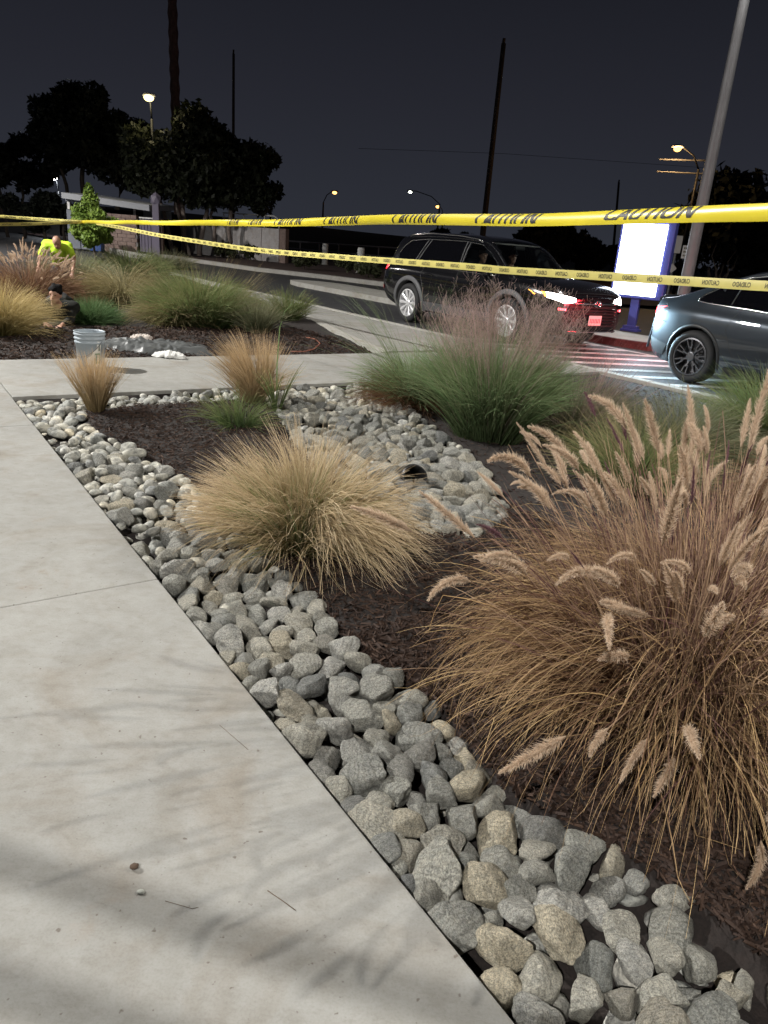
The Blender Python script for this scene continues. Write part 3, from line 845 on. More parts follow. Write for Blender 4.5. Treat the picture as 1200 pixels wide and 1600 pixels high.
tuft(o, 'blades', [blades(1700, .18, (.45, .76), (.05, .7), (.4, 1.5), .0046, 7, seed=36, wob=.2)], GM['muhly'])
tuft(o, 'dry_blades', [blades(1500, .24, (.3, .6), (.2, 1.0), (.6, 1.8), .0040, 7, seed=37, wob=.2)], GM['brown'])
tuft(o, 'long_stems', [blades(130, .15, (1.0, 1.5), (.1, .8), (.3, 1.0), .0030, 8, seed=38, wob=.2)], GM['muhly'])
c = Vector((1.62, 6.5, -.03))
o = empty('muhly_grass', c, 0, 'tan and dull green low grass right of the big muhly grass', 'grass')
tuft(o, 'blades', [blades(2800, .26, (.4, .72), (.2, 1.05), (.5, 1.5), .0042, 7, seed=39, wob=.25)], GM['grey_green'])
tuft(o, 'flower_stems', [blades(500, .22, (.6, .95), (.0, .7), (.1, .6), .0030, 6, seed=40, wob=.2)], GM['muhly_pink'])
c = Vector((2.5, 6.3, -.03))
o = empty('grass_clump', c, 0, 'straggly tan and green grass behind the fountain grass, in front of the lane kerb', 'grass')
tuft(o, 'blades', [blades(2400, .4, (.35, .7), (.3, 1.2), (.4, 1.3), .0042, 7, seed=41, wob=.3)], GM['grey_green'])
c = Vector((1.75, 5.0, -.03))
o = empty('green_grass', c, 0, 'green and tan grass right behind the fountain grass seed heads', 'grass')
tuft(o, 'blades', [blades(900, .22, (.35, .62), (.1, .8), (.4, 1.3), .0046, 7, seed=42, wob=.25)], GM['green'])
tuft(o, 'dry_blades', [blades(800, .25, (.35, .7), (.1, .8), (.3, 1.2), .0040, 7, seed=43, wob=.25)], GM['weeping'])
c = Vector((3.55, 6.85, -.03))
o = empty('green_grass', c, 0, 'green grass at the right picture edge in front of the dark grey car', 'grass')
tuft(o, 'blades', [blades(2200, .22, (.5, .85), (.1, .8), (.3, 1.2), .0045, 7, seed=44, wob=.2)], GM['green'])
tuft(o, 'dry_blades', [blades(900, .26, (.3, .6), (.3, 1.1), (.5, 1.5), .0042, 7, seed=45, wob=.2)], GM['brown'])
c = Vector((2.75, 4.3, -.03))
o = empty('fountain_grass', c, 0, 'second fountain grass at the right edge behind the large one', 'grass')
tuft(o, 'blades', [blades(1700, .2, (.5, .8), (.1, .95), (.8, 1.9), .0042, 7, seed=46, wob=.2)], GM['brown'])

# --- the island beyond the path
def clump(px, py, label, parts, name='grass_clump', cat='grass'):
    c = G(px, py, -.06)
    o = empty(name, c, 0, label, cat)
    for k, (nm, ps, m) in enumerate(parts):
        tuft(o, nm, ps, GM[m])
    return o
clump(312, 512, 'big bright green grass mound in the middle of the island beyond the path', [
    ('blades', [blades(4600, .38, (.6, 1.05), (.0, .60), (.3, 1.4), .0080, 7, seed=51, wob=.2, bundle=14, power=1.6)], 'green'),
    ('flower_stems', [blades(420, .4, (1.0, 1.35), (.0, .7), (.05, .6), .004, 6, seed=52, wob=.15)], 'weeping')], 'green_grass')
clump(268, 512, 'tan and green drooping grass at the left foot of the big green mound', [
    ('blades', [blades(1800, .22, (.5, .8), (.05, .6), (.8, 2.1), .0070, 8, seed=53, wob=.2, power=1.6)], 'weeping')])
clump(402, 522, 'thin straw and green grass right of the big green mound', [
    ('blades', [blades(800, .12, (.4, .8), (.0, .5), (.2, 1.0), .0065, 6, seed=54, wob=.2)], 'grey_green')])
clump(447, 505, 'rightmost green grass on the island, near its kerb corner', [
    ('blades', [blades(1200, .16, (.4, .75), (.0, .55), (.3, 1.1), .0070, 6, seed=55, wob=.2)], 'green')], 'green_grass')
clump(192, 478, 'tan weeping grass between the young tree and the big green mound', [
    ('blades', [blades(3000, .28, (.7, 1.15), (.1, .9), (.9, 2.1), .0075, 8, seed=56, wob=.18)], 'weeping')])
clump(140, 505, 'low dark green grass behind the bucket', [
    ('blades', [blades(2300, .26, (.28, .5), (.1, 1.0), (.2, .8), .0075, 5, seed=57, wob=.2)], 'deep_green')], 'green_grass')
clump(4, 524, 'pale yellow feather grass at the left picture edge', [
    ('blades', [blades(2900, .16, (.55, .85), (.0, .8), (.3, 1.2), .0055, 7, seed=58, wob=.16)], 'feather_yellow')], 'feather_grass')
clump(118, 455, 'grey green grass around the foot of the young tree', [
    ('blades', [blades(2600, .45, (.6, 1.05), (.05, .9), (.2, 1.0), .0095, 6, seed=59, wob=.2)], 'grey_green')])
clump(205, 440, 'loose green grass behind the weeping tan grass', [
    ('blades', [blades(2200, .5, (.6, 1.1), (.05, .9), (.2, 1.0), .011, 6, seed=60, wob=.2)], 'green')], 'green_grass')
clump(262, 420, 'far pale grass near the end of the island', [
    ('blades', [blades(1400, .6, (.4, .9), (.05, .9), (.2, 1.0), .012, 5, seed=61, wob=.2)], 'grey_green')])
c = G(46, 480, -.06)
o = empty('fountain_grass', c, 0, 'tall brown fountain grass at the left edge behind the crouching worker', 'grass')
tuft(o, 'blades', [blades(3400, .36, (.65, .98), (.05, .9), (.5, 1.5), .0085, 7, seed=62, wob=.2)], GM['brown'])
sp, sw, sg = blades(260, .34, (.75, 1.08), (.0, .65), (.05, .7), .005, 6, seed=63, wob=.15, tip=.6)
tuft(o, 'stems', [(sp, sw, sg)], GM['fount_up'])
for i in range(150):
    put_plume(o, PLUMES[i % 6], sp[i, -1] - (sp[i, -1] - sp[i, -2]) * .5, sp[i, -1] - sp[i, -2], sg)

# ================================================================== TREES
M['pale_bark'] = mat('pale_bark', (.38, .31, .27), .9, var=(8.0, .5), bump=(20, .8))
def leaf_mat(name, c1, c2, trans=.25):
    return mat_blade(name, c1, c2, tuple((a + b) * .45 for a, b in zip(c1, c2)), trans, rough=.55)
M['leaf_lemon'] = leaf_mat('young_tree_leaf', (.10, .17, .03), (.30, .40, .08))
M['leaf_dark'] = leaf_mat('dark_leaf', (.016, .021, .011), (.040, .046, .024), .15)
M['leaf_black'] = leaf_mat('far_dark_leaf', (.010, .013, .010), (.022, .026, .018), .1)
M['leaf_shrub'] = leaf_mat('shrub_leaf', (.05, .06, .03), (.11, .12, .06))
def leaves(clumps, n, size, seed, flat=.0, shell=.55):
    """leaf quads through the volume of many small clumps: clumps = [(centre, radii)]"""
    g = np.random.default_rng(seed)
    C = np.array([c for c, r in clumps]); R = np.array([r if hasattr(r, '__len__') else (r, r, r) for c, r in clumps])
    w = (R.prod(1)) ** .7; idx = g.choice(len(C), n, p=w / w.sum())
    d = g.normal(0, 1, (n, 3)); d /= np.linalg.norm(d, axis=1, keepdims=True)
    rad = shell + (1 - shell) * g.random(n) ** .6; rad *= np.where(g.random(n) < .15, 1.18, 1)
    p = C[idx] + d * rad[:, None] * R[idx]
    a = g.normal(0, 1, (n, 3)); a /= np.linalg.norm(a, axis=1, keepdims=True)
    b = np.cross(a, d + g.normal(0, .6, (n, 3))); b /= np.linalg.norm(b, axis=1, keepdims=True) + 1e-9
    s = size * g.uniform(.6, 1.3, n)
    V = np.stack([p - a * (s * .5)[:, None], p + b * (s * .28)[:, None], p + a * (s * .55)[:, None], p - b * (s * .28)[:, None]], 1).reshape(-1, 3)
    Fq = np.arange(n * 4).reshape(-1, 4)
    tone = g.random(len(C))[idx] * .5 + g.random(n) * .5
    return np_mesh('crown', V, Fq, {'g': np.repeat(tone, 4), 'r': np.repeat(g.random(n), 4)}, False)
def limb(bm, a, b, r0, r1, g, k=5, wob=.05):
    a, b = Vector(a), Vector(b); L = (b - a).length
    pts, rs = [], []
    for i in range(k + 1):
        f = i / k
        p = a.lerp(b, f) + Vector((g.normal(0, wob), g.normal(0, wob), 0)) * L * (0 if i in (0,) else .5)
        pts.append(p); rs.append(r0 + (r1 - r0) * f)
    tube(bm, pts, rs, 7)
    return pts[-1]
def tree(name, base, label, clumps, trunks, nleaf, lsize, lm, bark, seed, group=None):
    o = empty(name, base, 0, label, 'tree', group)
    g = np.random.default_rng(seed)
    bm = bmesh.new()
    for (x, y), top, r in trunks:
        e = limb(bm, (x, y, -.2), top, r, r * .55, g, 6, .05)
        near = sorted(clumps, key=lambda c: (Vector(c[0]) - e).length)[:5]
        for c, rr in near:
            limb(bm, e, c, r * .42, r * .1, g, 4, .06)
    bmobj('trunk', bm, bark, o, True)
    cr = mobj('crown', leaves(clumps, nleaf, lsize, seed), lm, o); cr['kind'] = 'stuff'
    return o
def crown_clumps(cen, rad, n, cr, seed, squash=.8):
    g = np.random.default_rng(seed); out = []
    for _ in range(n):
        d = g.normal(0, 1, 3); d /= np.linalg.norm(d); k = g.random() ** .4
        p = np.array(cen) + d * k * np.array(rad)
        q = cr * g.uniform(.6, 1.25)
        out.append((tuple(p), (q, q, q * squash)))
    return out
# young tree on the island
b = G(148, 434, -.02)
cl = crown_clumps((0, 0, 1.30), (.48, .42, .48), 44, .20, 5) + [((.0, 0, 1.86), (.24, .2, .26)), ((.42, 0, 1.40), (.26, .22, .2)), ((-.02, 0, 2.14), (.12, .1, .2)), ((-.3, 0, 1.62), (.2, .2, .2))]
tree('young_tree', b, 'young round crowned green tree on a slim trunk in the island', cl, [((0, 0), (.03, 0, 1.1), .04)], 12000, .105, M['leaf_lemon'], M['bark'], 6)
# the two big dark trees by the enclosure
b = P(303, 400, 41); b.z = 0
cl = crown_clumps((-.1, 0, 4.7), (2.9, 2.2, 1.9), 64, .78, 21) + crown_clumps((2.7, 0, 4.3), (1.5, 1.5, 1.5), 30, .62, 22) + crown_clumps((-2.3, 0, 4.3), (1.2, 1.2, 1.6), 24, .6, 23) + crown_clumps((.6, 0, 3.4), (2.6, 1.2, .9), 34, .6, 27) + crown_clumps((3.0, 0, 3.3), (1.2, 1.0, .9), 16, .55, 28) + crown_clumps((1.3, .3, 4.8), (1.8, 1.5, 1.3), 24, .7, 29)
tree('broad_tree', b, 'broad dark tree with several pale trunks beside the low white wall', cl,
     [((-.9, 0), (-2.0, 0, 3.4), .14), ((-.5, .2), (-.6, 0, 3.6), .15), ((.3, 0), (.9, 0, 3.5), .15), ((1.6, 0), (2.2, 0, 3.1), .16), ((-.1, -.2), (-1.2, 0, 3.3), .11), ((1.2, .3), (1.0, 0, 3.2), .12)], 38000, .30, M['leaf_dark'], M['pale_bark'], 24, 'dark trees on the left')
b = P(142, 400, 48); b.z = 0
cl = crown_clumps((-.2, 0, 6.3), (2.5, 2.2, 2.1), 60, .85, 31) + crown_clumps((2.6, 0, 5.4), (1.7, 1.8, 2.0), 34, .75, 32) + crown_clumps((-1.4, 0, 5.2), (1.6, 1.4, 1.2), 18, .7, 33)
tree('tall_tree', b, 'tall black tree with a domed top behind the enclosure roof', cl, [((-.2, 0), (-.3, 0, 5.5), .2), ((-.4, 0), (-1.6, 0, 5.0), .15), ((1.5, 0), (2.4, 0, 5.0), .2)], 34000, .33, M['leaf_black'], M['dark_bark'], 34, 'dark trees on the left')
b = P(30, 395, 50); b.z = 0
cl = crown_clumps((0, 0, 4.2), (2.3, 1.8, 1.5), 30, .7, 41)
tree('low_tree', b, 'lower dark tree at the left picture edge before a pale glow', cl, [((.4, 0), (.5, 0, 3.0), .13), ((-.6, 0), (-.9, 0, 3.0), .12)], 9000, .30, M['leaf_black'], M['dark_bark'], 42, 'dark trees on the left')
b = P(90, 395, 46); b.z = 0
cl = crown_clumps((0, 0, 1.6), (3.2, 1.0, .9), 26, .6, 43)
tree('hedge_tree', b, 'dark leafy bush mass left of the enclosure', cl, [((.4, 0), (.5, 0, 1.4), .1), ((-.6, 0), (-.9, 0, 1.4), .1)], 8000, .26, M['leaf_black'], M['dark_bark'], 44, 'dark trees on the left')
# palm: only its trunk and the top above the frame
pb = P(281, 395, 52); pb.z = 0
o = empty('palm_tree', pb, 0, 'tall palm trunk rising above the dark trees out of the picture', 'tree')
bm = bmesh.new()
pts, rs = [], []
for i in range(40):
    z = i * .5; pts.append((-.012 * z, 0, z)); rs.append(.30 + (.045 if i % 2 else -.02) - z * .002)
tube(bm, pts, rs, 12); bmobj('trunk', bm, mat('palm_bark', (.14, .085, .08), .9, var=(5, .5), bump=(9, 1)), o, True)
bm = bmesh.new()
for k in range(22):
    a = 2 * PI * k / 22 + k * .37; el = 1.0 - (k % 4) * .5
    p = Vector((-.23, 0, 19.6)); prev = None
    for j in range(7):
        f = j / 6
        q = p + Vector((math.cos(a) * math.cos(el - f * 1.1), math.sin(a) * math.cos(el - f * 1.1), math.sin(el - f * 1.1))) * f * 2.2
        sd = Vector((-math.sin(a), math.cos(a), 0)) * (.35 * math.sin(PI * min(1, f + .12)) + .02)
        cur = (bm.verts.new(q - sd - Vector((0, 0, .1))), bm.verts.new(q), bm.verts.new(q + sd - Vector((0, 0, .1))))
        if prev:
            bm.faces.new((prev[0], prev[1], cur[1], cur[0])); bm.faces.new((prev[1], prev[2], cur[2], cur[1]))
        prev = cur
bmobj('crown', bm, M['leaf_black'], o)
# dark far trees on the right
def bush_row(label, px, py, Y, w, h, n, seed, ls=.5, group='dark far trees on the right'):
    b = P(px, py, Y); b.z = 0
    cl = crown_clumps((0, 0, h * .6), (w / 2, w / 4, h * .38), n, h * .2, seed)
    tree('far_tree', b, label, cl, [((0, 0), (.1, 0, h * .5), h * .03)], 6000, ls, M['leaf_black'], M['dark_bark'], seed, group)
bush_row('dark bushy tree over the hood of the black car', 860, 400, 60, 6.0, 3.9, 26, 51)
bush_row('low dark tree between the black car and the lit screen', 925, 405, 64, 5.5, 2.9, 20, 52)
bush_row('tall dark tree behind the grey lamp post at the right', 1125, 420, 46, 4.6, 6.6, 34, 53)
bush_row('dark small tree at the far right edge', 1195, 430, 60, 5.0, 4.6, 22, 54)
bush_row('dark low tree left of the slanted utility pole', 700, 395, 70, 5.0, 2.8, 18, 56)
bush_row('dark tree just behind the lit screen', 985, 405, 66, 4.6, 3.3, 18, 55)
# bare brush at the right
c = P(1130, 425, 30); c.z = 0
o = empty('bare_shrub', c, 0, 'bare branching shrub behind the dark grey car', 'shrub')
bm = bmesh.new(); g = np.random.default_rng(8)
for k in range(16):
    a = g.uniform(0, 2 * PI); r = g.uniform(.2, .8)
    limb(bm, (0, 0, 0), (math.cos(a) * r, math.sin(a) * r, g.uniform(1.0, 2.4)), .03, .008, g, 5, .06)
bmobj('branches', bm, M['bark'], o, True)

# ================================================================== ENCLOSURE, WALLS, EMBANKMENT
M['block'] = mat('split_face_block', (.34, .25, .22), .9, var=(9.0, .35), bump=(22, 1.0))
M['steel_blue'] = mat('grey_blue_panel', (.20, .22, .26), .55, var=(2.0, .2))
M['gate'] = mat('purple_grey_corrugated', (.17, .15, .21), .5)
M['white_wall'] = mat_concrete('pale_wall', (.74, .72, .72), (.3, .28, .26), 1.2)
M['roof_white'] = mat('white_roof_metal', (.42, .44, .47), .5, var=(1.5, .15))
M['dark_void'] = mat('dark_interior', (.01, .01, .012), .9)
YB = 38.0
def wx(px, py=380, Y=YB): return P(px, py, Y).x
eb = P(190, 390, YB)
enc = empty('bin_enclosure', (eb.x, YB, 0), 0, 'small roofed bin enclosure with block walls and corrugated gate behind the young tree', 'building')
enc.scale = (1, 1, .84)
ex = lambda px: wx(px) - eb.x
# block wall from individual courses
xa, xb = ex(158), ex(216)
bw, bh, n_c = .44, .21, 10
for r in range(n_c):
    x = xa - (.22 if r % 2 else 0)
    while x < xb - .02:
        x0, x1 = max(x, xa), min(x + bw, xb)
        if x1 - x0 > .08:
            bm = bmesh.new(); box(bm, ((x0 + x1) / 2, random.uniform(-.012, .012), r * bh + bh / 2 + .02), (x1 - x0 - .014, .3, bh - .014), 0, .012); bmobj('block', bm, M['block'], enc)
        x += bw
bm = bmesh.new(); box(bm, ((xa + xb) / 2, .02, n_c * bh / 2), (xb - xa - .03, .22, n_c * bh)); bmobj('mortar_core', bm, M['white_wall'], enc)
# gate: corrugations
gx0, gx1 = ex(219), ex(249)
gt = bmobj('gate_rail', (lambda b_: (box(b_, ((gx0 + gx1) / 2, 0, 2.02), (gx1 - gx0, .08, .08)), b_)[1])(bmesh.new()), M['white_paint'], enc)
nr = 12
for k in range(nr):
    bm = bmesh.new(); w_ = (gx1 - gx0) / nr
    box(bm, (gx0 + (k + .5) * w_, .03 if k % 2 else 0, 1.05), (w_ * .96, .05, 1.8), 0, .012); bmobj('gate_rib', bm, M['gate'], enc)
for k, px in enumerate((252,)):
    bm = bmesh.new(); box(bm, (ex(px), 0, 1.02), (.22, .3, 2.04), 0, .02); bmobj('gate_post', bm, M['block'], enc)
# left panels, window strip, roof
for k in range(3):
    bm = bmesh.new(); x0 = ex(108) + k * .62; box(bm, (x0 + .3, -.05, 1.1), (.58, .08, 2.1), 0, .01); bmobj('side_panel', bm, M['steel_blue'], enc)
bm = bmesh.new(); box(bm, (ex(112), -.02, 2.42), (.12, .12, .5)); bmobj('corner_post', bm, M['white_paint'], enc)
bm = bmesh.new(); box(bm, (ex(200), 1.1, 2.2), (.1, .1, 1.2)); bmobj('corner_post', bm, M['white_paint'], enc)
x0, x1 = ex(108), ex(240)
bm = bmesh.new()
v = [(x0, -.5, 2.72), (x1, -.5, 2.40), (x1, -.5, 2.72), (x0, -.5, 3.02)]
w2 = [(x0, 3.5, 2.9), (x1, 3.5, 2.6), (x1, 3.5, 2.9), (x0, 3.5, 3.2)]
a_ = [bm.verts.new(p) for p in v]; b_ = [bm.verts.new(p) for p in w2]
bm.faces.new(a_); bm.faces.new(b_[::-1])
for k in range(4): bm.faces.new((a_[k], b_[k], b_[(k + 1) % 4], a_[(k + 1) % 4]))
bmesh.ops.recalc_face_normals(bm, faces=bm.faces[:]); bmobj('roof', bm, M['roof_white'], enc)
bm = bmesh.new(); box(bm, ((ex(108) + ex(138)) / 2, 0, 2.76), (ex(138) - ex(108), .2, .36)); bmobj('fascia', bm, M['steel_blue'], enc)
bm = bmesh.new(); box(bm, ((ex(192) + ex(238)) / 2, 3.2, 2.2), (ex(238) - ex(192), .1, .75)); bmobj('back_panel', bm, M['roof_white'], enc)
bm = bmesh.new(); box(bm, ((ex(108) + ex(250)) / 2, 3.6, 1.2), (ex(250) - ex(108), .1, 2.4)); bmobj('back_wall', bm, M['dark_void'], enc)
c = P(246, 300, 38)
o = empty('gate_sign', (c.x, 37.7, 0), 0, 'small peaked grey post by the enclosure gate', 'post')
bm = bmesh.new(); box(bm, (0, 0, 1.2), (.3, .2, 2.4)); ball(bm, (0, 0, 2.55), .28, (1, .6, 1.2), 1); bmobj('post_body', bm, M['gate'], o)
# blue bin
c = P(152, 385, 36.5)
o = empty('blue_bin', (c.x, 36.5, .0), 0, 'blue bin in front of the block wall behind the young tree', 'bin')
bm = bmesh.new(); box(bm, (0, 0, .55), (.55, .5, 1.0), 0, .05); bmobj('bin_body', bm, mat('blue_plastic', (.03, .07, .22), .5), o)
bm = bmesh.new(); box(bm, (0, 0, 1.1), (.6, .56, .08), 0, .03); bmobj('lid', bm, mat('dark_blue_plastic', (.02, .04, .14), .5), o)
# low kerb bed in front of the enclosure
a, b = G(160, 388, .12), G(236, 402, .12)
bm = bmesh.new(); n = Vector((-.3, 1, 0)).normalized()
prism(bm, [a[:2], b[:2], (b + n * .3)[:2], (a + n * .3)[:2]], -.1, .2); o = bmobj('planter_kerb', bm, M['kerb']); o['kind'] = 'structure'
# pale low wall with handrail
A_, B_ = P(285, 395, 44), P(437, 412, 40.5)
A_.z = 0; B_.z = 0
dirv = (B_ - A_); Lw = dirv.length; ang = math.atan2(dirv.y, dirv.x)
wl = empty('low_wall', A_, ang, 'pale low wall with a white handrail behind the broad tree', 'wall')
npan = 6
for k in range(npan):
    bm = bmesh.new(); box(bm, ((k + .5) * Lw / npan, 0, .85), (Lw / npan - .03, .22, 1.7), 0, .015); bmobj('panel', bm, M['white_wall'], wl)
bm = bmesh.new(); box(bm, (Lw + .25, 0, .85), (.42, .3, 1.75), 0, .03); bmobj('end_post', bm, M['block'], wl)
bm = bmesh.new()
for zz in (2.05, 2.3):
    tube(bm, [(Lw * .45, -.1, zz), (Lw * .95, -.1, zz), (Lw * .99, -.1, zz - .15), (Lw, -.1, 1.7)], .035, 6)
bmobj('handrail', bm, M['white_paint'], wl, True)
for f in (.46, .66, .86):
    bm = bmesh.new(); tube(bm, [(Lw * f, -.1, 1.6), (Lw * f, -.1, 2.28)], .03, 6); bmobj('rail_post', bm, M['white_paint'], wl, True)
# shrubs in the planting strip
def shrub(px, py, label, w=.9, h=.6, seed=0, m='leaf_shrub'):
    c = G(px, py, .05)
    o = empty('shrub', c, 0, label, 'shrub', 'low shrubs in the planting strip')
    cl = crown_clumps((0, 0, h * .5), (w * .4, w * .4, h * .3), 9, h * .3, seed)
    q = mobj('foliage', leaves(cl, 900, .14, seed), M[m], o); q['kind'] = 'stuff'
    bm = bmesh.new(); limb(bm, (0, 0, -.05), (0, 0, h * .5), .03, .015, np.random.default_rng(seed)); bmobj('stem', bm, M['bark'], o)
shrub(352, 404, 'low shrub below the pale wall, nearest the broad tree', 1.3, .9, 71)
shrub(392, 408, 'low brownish shrub below the right end of the pale wall', 1.1, .9, 72)
shrub(475, 421, 'low shrub between the pale wall and the first bollard', 1.4, .8, 73)
shrub(543, 427, 'low shrub between the two white bollards', 1.3, .7, 74)
shrub(576, 434, 'low shrub right of the second white bollard', 1.3, .7, 75)
shrub(203, 391, 'dry shrub in front of the block wall', 1.3, .9, 76)
shrub(226, 394, 'dry shrub in front of the corrugated gate', 1.4, 1.0, 77)
# white ribbed bollards
for px, py, lab in ((507, 410, 'left of the two white ribbed bollards beyond the lane'), (562, 423, 'right of the two white ribbed bollards, nearer the black car')):
    c = G(px, py + 4, .05)
    k = (1.0 if px < 530 else .95)
    o = empty('bollard', c, 0, lab, 'bollard', 'white ribbed bollards beyond the lane')
    bm = bmesh.new(); prof = []
    for i in range(9): prof += [(.165, i * .12), (.165, i * .12 + .085), (.145, i * .12 + .09), (.145, i * .12 + .115)]
    prof += [(.15, 1.1), (.001, 1.12)]
    lathe(bm, prof, 14); bmobj('sleeve', bm, M['white_paint'], o)
    bm = bmesh.new(); lathe(bm, [(.001, .03), (.22, .03), (.22, -.05)], 14); bmobj('base', bm, M['kerb'], o)
# dark railway-like embankment with guard rails behind
M['bank'] = mat('dark_bank', (.016, .014, .014), .9, var=(.4, .5), bump=(3, 1))
bm = bmesh.new()
rows = []
for i in range(40):
    f = i / 39
    x = -40 + 90 * f
    y0 = 62 - 10 * f
    hgt = 2.3 + .3 * math.sin(f * 9) - 1.7 * max(0, min(1, (x - 2) / 12))
    rows.append([bm.verts.new((x, y0, -.2)), bm.verts.new((x, y0 + 4, hgt * .6)), bm.verts.new((x, y0 + 9, hgt)), bm.verts.new((x, y0 + 40, hgt))])
for i in range(39):
    for k in range(3): bm.faces.new((rows[i][k], rows[i + 1][k], rows[i + 1][k + 1], rows[i][k + 1]))
bmesh.ops.recalc_face_normals(bm, faces=bm.faces[:])
o = bmobj('embankment', bm, M['bank'], None, True); o['kind'] = 'structure'
def guard(label, pts):
    c = Vector(pts[0]); o = empty('guard_rail', (c.x, c.y, 0), 0, label, 'guard rail', 'guard rails on the dark embankment')
    q = [Vector(p) - Vector((c.x, c.y, 0)) for p in pts]
    bm = bmesh.new(); tube(bm, q, .055, 5); bmobj('rail', bm, M['grey_paint'], o)
    for i in range(9):
        p = q[0].lerp(q[-1], i / 8); bm = bmesh.new(); tube(bm, [(p.x, p.y, p.z - .9), (p.x, p.y, p.z)], .05, 5)
        bmobj('post', bm, M['grey_paint'], o)
guard('upper guard rail on the dark embankment left of the black car', [P(440, 376, 58), P(690, 392, 54)])
guard('lower guard rail on the dark embankment above the bollards', [P(430, 386, 54), P(650, 405, 50)])

# ================================================================== POLES AND STREET LAMPS
def upole(px0, py0, px1, py1, Y, r, label, extra=2.0):
    b = P(px0, py0, Y); t = P(px1, py1, Y)
    o = empty('utility_pole', (b.x, Y, 0), 0, label, 'utility pole', 'utility poles on the skyline')
    d = (t - Vector((b.x, Y, 0)))
    bm = bmesh.new(); tube(bm, [(0, 0, -.2), d * .5, d], [r, r * .85, r * .7], 8); bmobj('pole', bm, M['dark_bark'], o, True)
    bm = bmesh.new(); tube(bm, [(d.x - .02, 0, d.z - .05), (d.x, 0, d.z + .25)], r * .5, 6); bmobj('pole_cap', bm, M['dark_bark'], o)
upole(757, 345, 787, 68, 48, .19, 'tall dark utility pole leaning right behind the black car')
upole(364, 385, 365, 84, 60, .13, 'thin dark utility pole rising from behind the broad tree')
upole(962, 390, 967, 285, 85, .16, 'faint far utility pole above the lit screen')
upole(420, 390, 424, 310, 70, .10, 'short dark pole just right of the broad tree')
def street_lamp(px, py, Y, pole_px, label, lens, arm_px=None, r=.22, watts=0, col=(1, .6, .25), pole=True, tall=0):
    hd = P(px, py, Y)
    if pole_px is None: pole_px = px + 6
    pp = P(pole_px, py, Y)
    o = empty('street_lamp', (pp.x, Y, 0), 0, label, 'street lamp', 'street lamps in the distance')
    h = hd.z; dx = hd.x - pp.x
    bm = bmesh.new(); tube(bm, [(0, 0, -.1), (0, 0, h * .5), (0, 0, h - .9)], [.11, .09, .07], 8); bmobj('pole', bm, M['black_metal'], o, True)
    bm = bmesh.new(); tube(bm, [(0, 0, h - .9), (dx * .3, 0, h - .25), (dx * .8, 0, h + .12), (dx, 0, h + .14)], .045, 6); bmobj('arm', bm, M['black_metal'], o, True)
    bm = bmesh.new(); ball(bm, (dx, 0, h + .12), .3, (1.2, .7, .35), 2); q = bmobj('lamp_head', bm, M['grey_paint'], o, True)
    bm = bmesh.new(); ball(bm, (dx, -.05, h), r, (1, 1, .7), 2); bmobj('lens', bm, M[lens], q, True)
    if watts:
        d = bpy.data.lights.new('lamp_light', 'POINT'); d.energy = watts; d.color = col; d.shadow_soft_size = r
        l = bpy.data.objects.new('lamp_light', d); l.location = (dx, -.45, h - .3); link(l, q)
street_lamp(233, 153, 40, 236, 'bright yellow street lamp above the dark trees', 'lamp_lens_yellow', r=.24, watts=90, col=(1, .85, .5))
street_lamp(1058, 233, 44, 1098, 'bright amber street lamp left of the grey lamp post', 'lamp_lens_amber', r=.20, watts=400)
street_lamp(523, 301, 75, 506, 'amber street lamp over the embankment left of the black car', 'lamp_lens_amber', r=.22)
street_lamp(641, 300, 80, 689, 'small white street lamp on a long arm above the black car', 'lamp_lens_small', r=.16)
street_lamp(684, 323, 95, 694, 'small amber street lamp just above the black car', 'lamp_lens_amber', r=.25)
street_lamp(85, 278, 60, 90, 'white street lamp glinting between the trees at the left', 'lamp_lens_white', r=.22, watts=300, col=(.85, .92, 1))
street_lamp(920, 388, 75, 926, 'small greenish white lamp between the dark far trees', 'lamp_lens_small', r=.17)
# signal mast arms near the amber lamp
b = P(1098, 268, 44)
o = empty('signal_mast', (b.x, 44, 0), 0, 'pale horizontal mast arms beside the amber street lamp', 'mast')
for k, (x0, y0, x1, y1) in enumerate(((1030, 249, 1104, 251), (1026, 268, 1106, 272))):
    p, q = P(x0, y0, 44.4) - Vector((b.x, 44, 0)), P(x1, y1, 44.4) - Vector((b.x, 44, 0))
    bm = bmesh.new(); tube(bm, [p, q], [.035, .05], 6); bmobj('arm', bm, M['galv'], o)
bm = bmesh.new(); tube(bm, [(.25, .45, -.1), (.25, .45, 6.9)], .09, 8); bmobj('post', bm, M['galv'], o)
# sky wires
o = empty('power_line', P(560, 232, 60), 0, 'faint power line crossing the sky above the black car', 'power line')
bm = bmesh.new(); c0 = P(560, 232, 60)
tube(bm, [P(560, 232, 60) - c0, P(680, 236, 62) - c0, P(787, 240, 64) - c0, P(1100, 262, 68) - c0], .012, 4); bmobj('wire', bm, M['black_metal'], o)
